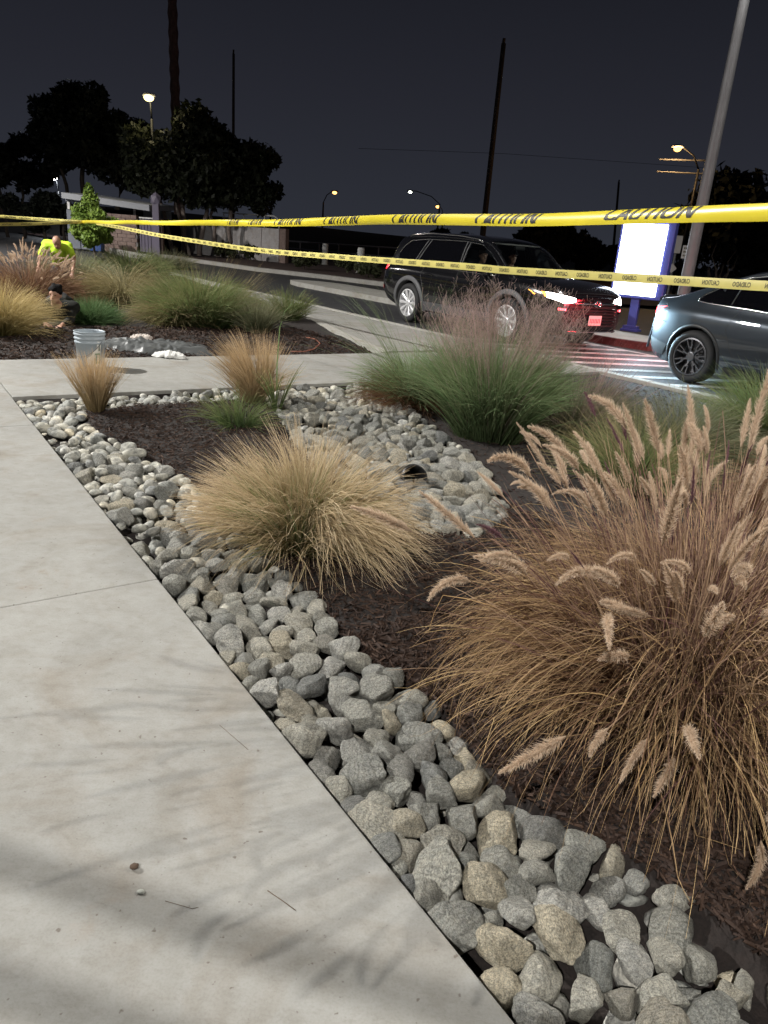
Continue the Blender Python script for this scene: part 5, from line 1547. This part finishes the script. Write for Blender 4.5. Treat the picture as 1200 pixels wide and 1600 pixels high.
# ================================================================== THE BLACK SUV
HX = Vector((.577, -.816, 0)); HL = Vector((.816, .577, 0))
def car_root(name, contact, xr, half, label):
    p = contact - HX * xr + HL * half
    return empty(name, (p.x, p.y, -.05), LANE_ANG, label, 'car')
suv = CarBody(5.12,
    ([0, .05, .15, .4, 1.15, 2.5, 4.0, 4.5, 4.8, 4.98, 5.08, 5.12], [.78, .86, .93, .975, .995, .985, .995, .97, .92, .84, .76, .70]),
    ([0, .3, .7, 2.5, 4.6, 5.0, 5.12], [.50, .38, .30, .27, .28, .30, .36]),
    ([0, .1, .3, .8, 2.0, 3.4, 3.9, 4.3, 4.7, 5.0, 5.12], [.95, 1.02, 1.10, 1.13, 1.10, 1.07, 1.07, 1.05, 1.00, .93, .86]),
    ([0, .4, 1, 3.6, 4.0, 5.12], [.93, .925, .925, .935, .93, .93]),
    ([0, .06, .14, .24, .36, .5, .8, 1.6, 2.4, 2.9, 3.10, 3.95, 4.05, 4.5, 4.85, 5.05, 5.12], [1.0, 1.10, 1.28, 1.50, 1.68, 1.73, 1.765, 1.785, 1.775, 1.745, 1.70, 1.165, 1.15, 1.12, 1.06, .97, .90]),
    ([0, .1, .3, .6, 1.5, 2.9, 3.4, 3.9, 4.1, 4.8, 5.12], [.68, .68, .66, .655, .665, .655, .68, .74, .78, .74, .58]),
    ([0, .3, .6, 2.9, 3.9, 4.2, 5.12], [.03, .07, .085, .085, .06, .035, .02]), .05)
RAX, FAX, SR = 1.13, 4.08, .385
q_win = [(.52, 1.33), (.60, 1.46), (.78, 1.575), (1.34, 1.615), (1.12, 1.165), (.80, 1.18), (.58, 1.235)]
r_win = [(1.47, 1.62), (2.46, 1.625), (2.52, 1.135), (1.25, 1.16)]
f_win = [(2.64, 1.62), (2.96, 1.585), (3.25, 1.46), (3.55, 1.255), (3.62, 1.16), (3.60, 1.115), (2.62, 1.13)]
wscr = [(3.07, -.60), (3.07, .60), (3.92, .72), (3.92, -.72)]
def suv_cut(c):
    for ax in (RAX, FAX):
        if abs(c.y) > .5 and (c.x - ax) ** 2 + (c.z - SR) ** 2 < .455 ** 2: return True
    if c.z > 1.12 and abs(c.y) > .6 and pip(shrink(f_win, .04), c.x, c.z): return True
    if c.z > 1.15 and pip(shrink(wscr, .04), c.x, c.y) and abs(c.z - suv.top_z(c.x, c.y)) < .03: return True
    return False
sc_ = G(640, 503, -.05)
SUV = car_root('parked_car', sc_, RAX, .88, 'black three row suv waiting in the lane with headlamp lit')
bmobj('body', suv.mesh(suv_cut), M['black_car'], SUV, True)
bm = bmesh.new(); box(bm, (2.55, 0, .45), (4.6, 1.40, .34), 0, .05); bmobj('underbody', bm, M['clad_dark'], SUV)
for side in (-1, 1):
    for nm, poly, m in (('quarter_window', q_win, 'tint'), ('rear_door_window', r_win, 'tint'), ('front_door_window', f_win, 'clear_side')):
        bmobj(nm, suv.panel(poly, .003, side), M[m], SUV, True)
# windscreen
def top_panel(car, poly, off, step=.09):
    bm = bmesh.new(); bm.faces.new([bm.verts.new((a, b, 0)) for a, b in poly]); Q = np.array(poly)
    for x in np.arange(Q[:, 0].min() + step, Q[:, 0].max(), step): bmesh.ops.bisect_plane(bm, geom=bm.verts[:] + bm.edges[:] + bm.faces[:], plane_co=(x, 0, 0), plane_no=(1, 0, 0))
    for y in np.arange(Q[:, 1].min() + step, Q[:, 1].max(), step): bmesh.ops.bisect_plane(bm, geom=bm.verts[:] + bm.edges[:] + bm.faces[:], plane_co=(0, y, 0), plane_no=(0, 1, 0))
    for v in bm.verts: v.co.z = car.top_z(v.co.x, v.co.y) + off
    bmesh.ops.recalc_face_normals(bm, faces=bm.faces[:])
    return bm
bmobj('windscreen', top_panel(suv, wscr, .006), M['clear'], SUV, True)
# trim around the panes, roof rails, belt line, door seams
ring = [(.52, 1.33), (.60, 1.46), (.78, 1.585), (1.34, 1.63), (2.46, 1.64), (2.96, 1.60), (3.25, 1.47), (3.55, 1.262), (3.63, 1.16), (3.60, 1.10), (2.55, 1.115), (1.18, 1.15), (.80, 1.165), (.56, 1.225), (.52, 1.33)]
for side in (-1, 1):
    bmobj('window_trim', suv.line(ring, .004, .0085, side), M['chrome'], SUV, True)
    for pts, nm in (([(1.36, 1.62), (1.14, 1.16)], 'pillar_trim'), ([(1.46, 1.625), (1.23, 1.155)], 'pillar_trim'), ([(2.53, 1.635), (2.56, 1.12)], 'pillar_trim'), ([(2.62, 1.63), (2.60, 1.12)], 'pillar_trim')):
        bmobj(nm, suv.line(pts, .003, .008, side), M['clad'], SUV, True)
    bm = bmesh.new()
    rr = [(x, side * .66, suv.top_z(x, .66) + h) for x, h in ((.62, .0), (.75, .035), (1.4, .045), (2.3, .04), (2.78, .025), (2.9, -.01))]
    tube(bm, rr, .018, 8); bmobj('roof_rail', bm, M['chrome'], SUV, True)
    bm = bmesh.new(); tube(bm, [(x, side * (float(suv.yr(x)) + .006), float(suv.zr(x) - suv.drop(x)) + .004) for x in np.linspace(2.95, 3.95, 14)], .011, 6); bmobj('pillar_edge', bm, M['chrome'], SUV, True)
    for pts in ([(2.58, 1.1), (2.58, .42)], [(3.62, 1.08), (3.66, .8), (3.62, .45)], [(1.52, 1.12), (1.50, .95), (1.62, .7), (1.60, .45)]):
        bmobj('door_seam', suv.line(pts, -.001, .004, side), M['clad_dark'], SUV)
    for x in (1.66, 2.72):
        bmobj('door_handle', suv.line([(x, .985), (x + .10, .99), (x + .20, .985)], .022, .015, side), M['black_car'], SUV, True)
    bmobj('sill_trim', suv.panel([(1.6, .30), (3.6, .30), (3.6, .47), (1.6, .47)], .014, side), M['clad'], SUV, True)
    # mirror
    bm = bmesh.new(); ym = side * (suv.side_y(3.42, 1.14) + .15)
    ball(bm, (3.40, ym, 1.20), .12, (.6, 1.1, .72), 3); tube(bm, [(3.46, side * suv.side_y(3.46, 1.10), 1.10), (3.42, ym, 1.14)], .03, 8)
    mr = bmobj('mirror', bm, M['black_car'], SUV, True)
    bm = bmesh.new(); box(bm, (3.35, ym + side * .01, 1.135), (.06, .2, .012), 0, .004); bmobj('mirror_trim', bm, M['chrome'], mr)
arch(suv, SUV, RAX, SR, .445, .535, M['clad']); arch(suv, SUV, FAX, SR, .445, .535, M['clad'])
for ax in (RAX, FAX):
    for y in (-.87, .87): wheel(SUV, ax, y, SR, .25, .275, 10, M['silver_rim'], 'petal')
# nose
for side in (-1, 1):
    bmobj('headlamp_housing', suv.fpanel([(side * .44, .885), (side * .60, .915), (side * .86, .955), (side * .93, .935), (side * .90, .86), (side * .70, .80), (side * .46, .83)], .004), M['tint'], SUV, True)
    bmobj('headlamp', suv.fpanel([(side * .48, .875), (side * .74, .92), (side * .87, .945), (side * .88, .86), (side * .70, .79), (side * .48, .815)], .012), M['head'] if side < 0 else M['head'], SUV, True)
    bmobj('indicator', suv.fpanel([(side * .875, .945), (side * .945, .95), (side * .94, .89), (side * .875, .87)], .012), M['amber'], SUV, True)
    bmobj('fog_lamp', suv.fpanel([(side * .66, .71), (side * .78, .715), (side * .78, .68), (side * .66, .675)], .012), M['pink_lit'], SUV, True)
    bmobj('bumper_corner', suv.fpanel([(side * .58, .36), (side * .86, .40), (side * .88, .62), (side * .72, .66), (side * .60, .60)], .006), M['clad_dark'], SUV, True)
bmobj('grille_backing', suv.fpanel([(-.62, .42), (.62, .42), (.66, .60), (.56, .76), (-.56, .76), (-.66, .60)], .004), M['clad_dark'], SUV, True)
for k in range(6):
    z = .47 + k * .048; w_ = .60 - .02 * abs(k - 2)
    bm = bmesh.new()
    tube(bm, [(suv.end_x(y, z) + .016, y, z) for y in np.linspace(-w_, w_, 13)], .011, 6); bmobj('grille_slat', bm, M['black_car'], SUV, True)
bm = bmesh.new(); tube(bm, [(suv.end_x(y, .80) + .012, y, .80) for y in np.linspace(-.54, .54, 13)], .02, 8); bmobj('grille_bar', bm, M['chrome'], SUV, True)
bm = bmesh.new(); tube(bm, [(suv.end_x(y, .345) + .012, y, .345) for y in np.linspace(-.62, .62, 13)], .018, 8); bmobj('bumper_trim', bm, M['chrome'], SUV, True)
def ring_ellipse(bm, c, ry, rz, r, n=24):
    pts = [(c[0], c[1] + ry * math.cos(2 * PI * k / n), c[2] + rz * math.sin(2 * PI * k / n)) for k in range(n + 1)]
    tube(bm, pts, r, 6, False)
bm = bmesh.new(); ex_ = suv.end_x(0, .80) + .045
ring_ellipse(bm, (ex_, 0, .80), .080, .055, .008); ring_ellipse(bm, (ex_, 0, .80), .028, .052, .007); ring_ellipse(bm, (ex_, 0, .825), .058, .02, .007)
bmobj('emblem', bm, M['chrome'], SUV, True)
px_ = suv.end_x(0, .52) + .035
bm = bmesh.new(); box(bm, (px_, 0, .53), (.012, .31, .16), 0, .004); pl_ = bmobj('number_plate', bm, M['plate'], SUV)
bm = bmesh.new()
for k in range(7): box(bm, (px_ + .0075, -.115 + k * .038, .525), (.002, .022, .07))
w_ = bmobj('plate_characters', bm, mat('plate_ink', (.35, .15, .17), .5), pl_); w_['kind'] = 'stuff'
# tail
for side in (-1, 1):
    bmobj('tail_lamp', suv.panel([(.10, .98), (.20, 1.02), (.22, 1.10), (.13, 1.10)], .012, side, .05), M['red_lit'], SUV, True)
    bmobj('rear_reflector', suv.panel([(.05, .60), (.16, .58), (.18, .66), (.07, .68)], .010, side, .05), mat('reflector_red', (.25, .01, .015), .3), SUV, True)
# inside
bm = bmesh.new(); box(bm, (3.72, 0, 1.02), (.42, 1.4, .16), 0, .05); bmobj('dashboard', bm, M['seat'], SUV)
for y in (-.38, .38):
    bm = bmesh.new(); box(bm, (2.36, y, .98), (.16, .5, .74), 0, .06); box(bm, (2.33, y, 1.44), (.10, .27, .2), 0, .04); box(bm, (2.6, y, .62), (.5, .5, .16), 0, .05); bmobj('seat', bm, M['seat'], SUV)
bm = bmesh.new(); box(bm, (2.0, 0, 1.64), (2.2, 1.2, .02)); bmobj('headliner', bm, M['headliner'], SUV)
bm = bmesh.new(); box(bm, (2.12, 0, 1.1), (.04, 1.5, .9)); bmobj('rear_partition_seats', bm, M['seat'], SUV)
bm = bmesh.new(); ring_pts = [(3.42 + .06 * math.sin(a), .38 + .18 * math.cos(a), 1.08 + .17 * math.sin(a)) for a in np.linspace(0, 2 * PI, 25)]
tube(bm, ring_pts, .014, 6, False); bmobj('steering_wheel', bm, M['clad_dark'], SUV)
bm = bmesh.new(); box(bm, (3.18, 0, 1.585), (.04, .24, .07), 0, .02); bmobj('inside_mirror', bm, M['clad_dark'], SUV)
# headlamp beam
def lamp_beam(parent, loc, aim, watts, col, cone=70):
    spot('headlamp_light', loc, aim, watts, col, parent, cone, .05)
lamp_beam(SUV, (5.12, -.74, .86), (7.2, -1.05, .88), 1700, (.55, .82, 1), 64); lamp_beam(SUV, (5.16, .72, .86), (9.0, .9, .3), 220, (.62, .84, 1), 110)
Ms = Matrix.Translation(SUV.location) @ Matrix.Rotation(LANE_ANG, 4, 'Z')
M['hair_brown'] = mat('brown_hair', (.03, .018, .012), .6)
seated('person in a dark top at the wheel of the black car, seen through the windscreen', Ms @ Vector((2.62, .38, .62)), LANE_ANG, (1, -.35, -.1), M['shirt_dark'], M['hair'])
seated('passenger with a reddish lit face behind the front side window of the black car', Ms @ Vector((2.62, -.38, .60)), LANE_ANG, (1, -.2, -.1), mat('grey_top', (.10, .12, .12), .85), M['hair_brown'])

# ================================================================== THE DARK GREY CAR
te = CarBody(4.75,
    ([0, .05, .14, .35, .65, .95, 2.3, 3.7, 4.3, 4.6, 4.75], [.56, .67, .765, .865, .93, .955, .945, .955, .90, .78, .58]),
    ([0, .15, .45, 1.2, 3.4, 4.4, 4.75], [.40, .30, .22, .19, .19, .22, .30]),
    ([0, .08, .3, .9, 1.6, 2.6, 3.4, 3.8, 4.3, 4.75], [.93, .985, 1.02, 1.02, 1.0, .96, .94, .92, .84, .66]),
    ([0, .4, 1, 3.6, 4.0, 4.75], [.93, .90, .90, .93, .93, .93]),
    ([0, .03, .07, .12, .25, .5, .9, 1.4, 2.0, 2.5, 2.9, 3.75, 4.0, 4.5, 4.75], [.97, 1.04, 1.075, 1.085, 1.11, 1.20, 1.365, 1.53, 1.615, 1.62, 1.555, 1.02, .97, .86, .68]),
    ([0, .1, .3, .6, 1.2, 2.0, 2.9, 3.4, 3.8, 4.75], [.52, .60, .64, .645, .61, .60, .60, .66, .74, .50]),
    ([0, .2, .6, 1.2, 2.9, 3.8, 4.75], [.02, .03, .06, .08, .08, .04, .02]), .07)
TRX, TFX, TR = .93, 3.82, .352
side_win = [(.78, 1.09), (.86, 1.16), (1.08, 1.30), (1.4, 1.42), (1.9, 1.50), (2.5, 1.49), (2.9, 1.40), (3.35, 1.12), (3.4, 1.02), (2.4, 1.02), (1.5, 1.055), (1.0, 1.07)]
def te_cut(c):
    for ax in (TRX, TFX):
        if abs(c.y) > .5 and (c.x - ax) ** 2 + (c.z - TR) ** 2 < .405 ** 2: return True
    return False
tcn = G(1075, 597, -.05)
TES = car_root('parked_car', tcn, TRX, .85, 'dark grey fastback car at the right edge, its rear lit by the screen')
bmobj('body', te.mesh(te_cut), M['grey_car'], TES, True)
bm = bmesh.new(); box(bm, (2.35, 0, .38), (4.1, 1.36, .30), 0, .05); bmobj('underbody', bm, M['clad_dark'], TES)
for side in (-1, 1):
    bmobj('side_window', te.panel(side_win, .003, side), M['tint'], TES, True)
    bmobj('window_trim', te.line([(3.4, 1.02), (2.4, 1.012), (1.5, 1.047), (1.0, 1.062), (.80, 1.085), (.84, 1.16), (1.06, 1.31), (1.38, 1.43), (1.9, 1.51), (2.5, 1.50), (2.9, 1.41)], .004, .011, side), M['chrome'], TES, True)
    for pts in ([(1.46, 1.03), (1.36, .78), (1.50, .50), (1.62, .36)], [(2.42, 1.0), (2.44, .36)], [(.0, .80), (.22, .78), (.40, .76)], [(.30, 1.0), (.40, .92)]):
        bmobj('panel_seam', te.line(pts, -.0015, .004, side), M['clad_dark'], TES)
    bmobj('door_handle', te.panel([(1.56, .875), (1.80, .868), (1.80, .886), (1.56, .893)], .006, side, .05), M['chrome'], TES, True)
    bmobj('pane_divider', te.line([(1.30, 1.06), (1.34, 1.40)], .006, .008, side), M['clad_dark'], TES, True)
    bmobj('lower_trim', te.panel([(1.42, .20), (3.3, .20), (3.3, .29), (1.42, .29)], .012, side), M['clad_dark'], TES, True)
    bmobj('rear_bumper_trim', te.panel([(.02, .41), (.3, .30), (.42, .30), (.50, .46), (.05, .54)], .008, side, .06), M['clad_dark'], TES, True)
    bmobj('tail_lamp', te.panel([(.02, .90), (.12, .945), (.34, .965), (.22, .905), (.06, .83)], .006, side, .05), M['pink_lit'], TES, True)
    bmobj('tail_lamp_inner', te.fpanel([(side * .36, .90), (side * .56, .93), (side * .62, .90), (side * .60, .82), (side * .56, .86), (side * .38, .87)], .006, False), M['red_lit'], TES, True)
arch(te, TES, TRX, TR, .392, .436, M['clad_dark'], proud=.012); arch(te, TES, TFX, TR, .392, .436, M['clad_dark'], proud=.012)
for ax in (TRX, TFX):
    for y in (-.83, .83): wheel(TES, ax, y, TR, .25, .255, 7, M['dark_rim'], 'y')
bmobj('rear_glass', top_panel(te, [(.42, -.55), (.42, .55), (1.5, .52), (1.5, -.52)], .004), M['tint'], TES, True)
bm = bmesh.new(); tube(bm, [(.07 - .045 * (1 - (y / .8) ** 2), y, te.top_z(.08, y) + .012) for y in np.linspace(-.72, .72, 13)], .018, 6); bmobj('boot_lip', bm, M['grey_car'], TES, True)
bmobj('rear_lower_trim', te.fpanel([(-.66, .41), (.66, .41), (.68, .56), (-.68, .56)], .008, False), M['clad_dark'], TES, True)
bmobj('rear_number_plate', te.fpanel([(-.155, .64), (.155, .64), (.155, .79), (-.155, .79)], .012, False), M['plate'], TES)
bm = bmesh.new(); tube(bm, [(2.95, -.98, 1.06), (2.98, -1.05, 1.07), (2.94, -1.10, 1.08)], [.05, .075, .05], 8); bmobj('mirror', bm, M['grey_car'], TES, True)
ld = bpy.data.lights.new('tail_light', 'AREA'); ld.shape = 'RECTANGLE'; ld.size = 1.5; ld.size_y = .12; ld.energy = 42; ld.color = (1, .03, .045)
l = bpy.data.objects.new('tail_light', ld); l.location = (-.14, 0, .86); l.rotation_euler = (Vector((-1, 0, -.12))).to_track_quat('-Z', 'Y').to_euler(); link(l, TES)

# ================================================================== WORKERS
M['hi_vis'] = mat('hi_vis_yellow', (.50, .78, .03), .7, var=(12.0, .12))
M['work_green'] = mat('dark_work_shirt', (.010, .011, .008), .95, var=(15.0, .3))
M['trouser'] = mat('dark_work_trousers', (.03, .03, .035), .9)
M['boot'] = mat('boot_leather', (.03, .02, .014), .7)
wp = P(92, 372, 15.6)
o = empty('person', (wp.x, 15.6, 0), .12, 'worker in a yellow hi-vis shirt with a shaved head bending over the grasses', 'person')
B1 = dict(pel=(-.10, .38, .52), ch=(-.06, .06, .84), nk=(.0, -.12, .92), hd=(.03, -.24, .97))
bm = bmesh.new()
capsule(bm, B1['pel'], B1['ch'], .15, .155); capsule(bm, (-.24, .0, .91), (.16, -.02, .90), .085, .085); capsule(bm, B1['ch'], B1['nk'], .10, .06); capsule(bm, B1['nk'], B1['hd'], .056, .055)
arms = [((-.24, .0, .91), (-.34, -.16, .66), (-.30, -.40, .50)), ((.17, -.02, .90), (.30, -.12, .68), (.30, -.26, .42))]
for a, b_, c_ in arms:
    capsule(bm, a, b_, .06, .046); capsule(bm, b_, c_, .045, .032); hand_into(bm, c_, Vector(c_) - Vector(b_), (0, -.5, -1))
legs = [((-.20, .40, .50), (-.22, .06, .14), (-.22, .50, .09)), ((.02, .40, .50), (.06, .02, .42), (.06, .10, .06))]
for a, b_, c_ in legs: capsule(bm, a, b_, .10, .07); capsule(bm, b_, c_, .068, .045)
q = head_into(bm, B1['hd'], (.12, -.75, -.62), (0, -.6, .8))
fuse('body', bm, M['skin'], o, .013)
bm = bmesh.new(); capsule(bm, Vector(B1['pel']) + Vector((0, -.03, .06)), B1['ch'], .168, .175); capsule(bm, (-.25, .0, .91), (.17, -.02, .90), .10, .10); capsule(bm, B1['ch'], (-.03, .0, .93), .14, .10)
for a, b_, c_ in arms: capsule(bm, a, Vector(a).lerp(Vector(b_), .75), .085, .075)
fuse('hi_vis_shirt', bm, M['hi_vis'], o, .016)
bm = bmesh.new(); capsule(bm, B1['pel'], (-.10, .36, .58), .162, .165)
for a, b_, c_ in legs: capsule(bm, a, b_, .115, .085); capsule(bm, b_, c_, .082, .062)
fuse('trousers', bm, M['trouser'], o, .016)
for (a, b_, c_), t_ in zip(legs, ((0, .12, -.03), (0, -.16, -.02))):
    bm = bmesh.new(); capsule(bm, c_, Vector(c_) + Vector(t_), .055, .045); fuse('boot', bm, M['boot'], o, .014)
bm = bmesh.new()
for (x, y, z, r_) in [(0, -.025, .03, .094), (0, -.055, -.01, .07)]: ball(bm, q(x, y, z), r_, (.84, 1, .9), 2)
fuse('stubble_hair', bm, mat('shaved_hair', (.16, .095, .07), .7), o, .012); eyes(o, q)
# the second worker, low to the ground
wp = G(80, 514, -.05)
o = empty('person', (wp.x + .02, wp.y + .12, -.02), .46, 'dark haired worker crouching low with the head near the mulch behind the bucket', 'person')
bm = bmesh.new()
pel, ch, nk, hd = (.10, .78, .24), (.06, .34, .22), (.02, .12, .32), (.02, .0, .43)
capsule(bm, pel, ch, .15, .155); capsule(bm, (-.13, .28, .24), (.25, .26, .24), .085, .085); capsule(bm, ch, nk, .1, .06); capsule(bm, nk, hd, .056, .055)
arms = [((-.14, .26, .23), (-.26, .06, .10), (-.14, -.14, .05)), ((.23, .26, .20), (.20, .10, .08), (.08, -.10, .03))]
for a, b_, c_ in arms:
    capsule(bm, a, b_, .06, .046); capsule(bm, b_, c_, .045, .032); hand_into(bm, c_, Vector(c_) - Vector(b_), (0, 0, -1))
legs = [((.0, .82, .24), (-.06, 1.22, .08), (-.06, 1.64, .07)), ((.20, .82, .24), (.26, 1.20, .08), (.26, 1.62, .07))]
for a, b_, c_ in legs: capsule(bm, a, b_, .10, .07); capsule(bm, b_, c_, .068, .045)
q = head_into(bm, hd, (-.42, -.88, -.12), (.1, -.1, 1))
fuse('body', bm, M['skin'], o, .011)
bm = bmesh.new(); capsule(bm, pel, ch, .168, .175); capsule(bm, (-.14, .28, .24), (.26, .26, .24), .10, .10)
for a, b_, c_ in arms: capsule(bm, a, b_, .075, .062); capsule(bm, b_, Vector(b_).lerp(Vector(c_), .8), .06, .048)
fuse('work_shirt', bm, M['work_green'], o, .015)
bm = bmesh.new(); capsule(bm, pel, (.10, .74, .26), .162, .165)
for a, b_, c_ in legs: capsule(bm, a, b_, .115, .085); capsule(bm, b_, c_, .082, .062)
fuse('trousers', bm, M['trouser'], o, .016)
for a, b_, c_ in legs:
    bm = bmesh.new(); capsule(bm, c_, Vector(c_) + Vector((0, .12, -.02)), .055, .045); fuse('boot', bm, M['boot'], o, .014)
hair_cap(o, q, M['hair']); eyes(o, q)

# ================================================================== BUCKET, PLASTIC SHEET, RAG, SMALL LITTER
bk = G(143, 574)
o = empty('bucket', bk, .2, 'grey blue plastic bucket with a torn white and green label on the path', 'bucket')
M['bucket'] = mat('grey_blue_plastic', (.34, .39, .43), .45, var=(6.0, .2))
bm = bmesh.new()
lathe(bm, [(.001, .004), (.128, .004), (.130, .01), (.142, .255), (.150, .258), (.150, .27), (.144, .274), (.145, .295), (.153, .298), (.153, .310), (.146, .314), (.147, .335), (.155, .338), (.155, .352), (.148, .356), (.149, .366), (.155, .370), (.153, .374), (.143, .374), (.141, .36), (.125, .012), (.001, .012)], 40)
bmobj('pail', bm, M['bucket'], o, True)
bm = bmesh.new(); A0 = 2.6
tube(bm, [(.158 * math.cos(a + A0), .158 * math.sin(a + A0), .285 - .16 * math.sin(max(0, min(PI, (a) / PI * PI)))) for a in np.linspace(0, PI, 18)], .003, 6); bmobj('handle', bm, M['galv'], o)
def wrap_patch(pts, off):
    bm = bmesh.new(); bm.faces.new([bm.verts.new((a, z, 0)) for a, z in pts])
    for a in np.arange(-3, 3, .12): bmesh.ops.bisect_plane(bm, geom=bm.verts[:] + bm.edges[:] + bm.faces[:], plane_co=(a, 0, 0), plane_no=(1, 0, 0))
    for v in bm.verts:
        a, z = v.co.x, v.co.y; r = .130 + .012 * z / .25 + off; v.co = (r * math.cos(a), r * math.sin(a), z)
    bmesh.ops.recalc_face_normals(bm, faces=bm.faces[:])
    return bm
lb = bmobj('paper_label', wrap_patch([(-1.75, .05), (-.65, .02), (-.60, .27), (-.86, .285), (-.95, .22), (-1.2, .18), (-1.35, .14), (-1.62, .12)], .0025), mat('label_white', (.66, .66, .62), .6), o, True)
bmobj('green_print', wrap_patch([(-1.1, .06), (-.70, .06), (-.70, .165), (-1.1, .165)], .004), mat('label_green', (.05, .22, .14), .6), lb, True)
for k in range(3):
    bmobj('print_line', wrap_patch([(-1.06 + k * .11, .075), (-1.01 + k * .11, .075), (-1.01 + k * .11, .15), (-1.06 + k * .11, .15)], .005), M['plate'], lb)
bmobj('dark_print', wrap_patch([(-.82, .19), (-.70, .19), (-.69, .255), (-.78, .255)], .004), mat('label_grey', (.12, .16, .15), .6), lb)
def crumple(name, c, sx, sy, h, m, label, cat, seed, rz=0.0, nx=64, ny=34, mound=1.0):
    g = np.random.default_rng(seed)
    U, V_ = np.meshgrid(np.linspace(-1, 1, nx), np.linspace(-1, 1, ny), indexing='ij')
    edge = 1 + .18 * np.sin(np.arctan2(V_, U) * 5 + seed) + .08 * np.sin(np.arctan2(V_, U) * 11)
    X, Y_ = U * sx * edge, V_ * sy * edge
    Z = mound * h * np.clip(1 - (U ** 2 * .7 + V_ ** 2 * .8), 0, 1) ** .6
    for k in range(9):
        a = g.uniform(0, PI); f = g.uniform(3, 13); ph = g.uniform(0, 6)
        w_ = np.cos(a) * U * 1.4 + np.sin(a) * V_
        Z = Z + h * .26 * (1 - np.abs(np.sin(w_ * f + ph + 1.2 * np.sin(U * 3 + k)))) ** 2 * g.uniform(.3, 1)
    Z = Z * np.clip((1.05 - np.maximum(np.abs(U), np.abs(V_))) * 5, .05, 1)
    n, m_ = U.shape; i = np.arange(n * m_).reshape(n, m_)
    Fq = np.stack([i[:-1, :-1], i[1:, :-1], i[1:, 1:], i[:-1, 1:]], -1).reshape(-1, 4)
    ob = mobj(name, np_mesh(name, np.stack([X, Y_, Z], -1).reshape(-1, 3), Fq), m, None, c); ob.rotation_euler = (0, 0, rz)
    sd = ob.modifiers.new('Solidify', 'SOLIDIFY'); sd.thickness = .004
    return tag(ob, label, cat)
M['sheet_plastic'] = mat('grey_plastic_sheet', (.10, .105, .105), .42, var=(5.0, .3), spec=.4)
M['rag'] = mat('white_rag', (.60, .60, .58), .8)
crumple('plastic_sheet', G(236, 548, -.06), .66, .34, .09, M['sheet_plastic'], 'crumpled grey plastic sheet lying at the edge of the island behind the path', 'plastic sheet', 3, .15)
crumple('paper_scrap', G(222, 533, -.02), .13, .09, .06, mat('tan_paper', (.45, .40, .36), .8), 'crumpled pale paper bag lying on the grey plastic sheet', 'paper', 6, .4, 30, 20)
crumple('rag', G(266, 559, .003), .17, .07, .05, M['rag'], 'crumpled white rag on the path right of the bucket', 'rag', 9, -.1, 36, 18)
bm = bmesh.new(); ball(bm, (0, 0, .007), .011, (1, .85, .65), 2)
for v in bm.verts: v.co *= 1 + .25 * mnoise.noise(v.co * 150)
o = bmobj('dirt_clod', bm, mat('clod_brown', (.07, .045, .03), .9), None, True, G(210, 1357)); tag(o, 'small dark brown dirt clod on the pavement', 'dirt clod')
bm = bmesh.new(); ball(bm, (0, 0, .003), .010, (1, .7, .4), 2)
o = bmobj('pebble', bm, mat('pebble_grey', (.30, .31, .28), .8), None, True, G(220, 1395)); tag(o, 'small flat grey pebble below the dirt clod on the pavement', 'pebble')
def twig(pts, r, label, m):
    c = G(*pts[0]); q = [G(*p) - c + Vector((0, 0, r)) for p in pts]
    bm = bmesh.new(); tube(bm, q, r, 5); o = bmobj('twig', bm, m, None, True, c); tag(o, label, 'twig')
tw = mat('twig_brown', (.10, .065, .04), .8)
twig([(418, 1392), (440, 1407), (462, 1423)], .0010, 'thin brown twig on the pavement right of the dirt clod', tw)
twig([(343, 1133), (365, 1152), (388, 1172)], .0007, 'thin pale straw on the pavement near the stone edge', tw)
twig([(258, 1408), (300, 1420), (310, 1418)], .0006, 'short stray straw on the lower pavement', tw)
M['drip'] = mat('red_brown_tube', (.22, .08, .05), .6)
c = G(470, 553, -.04)
pts = [G(x, y, -.03) - c + Vector((0, 0, .03)) for x, y in ((455, 553), (475, 553), (490, 549), (500, 540), (492, 533), (478, 530))]
bm = bmesh.new(); tube(bm, pts, .008, 6); o = bmobj('drip_tube', bm, M['drip'], None, True, c); tag(o, 'curled reddish irrigation tube on the mulch near the island kerb corner', 'tube')
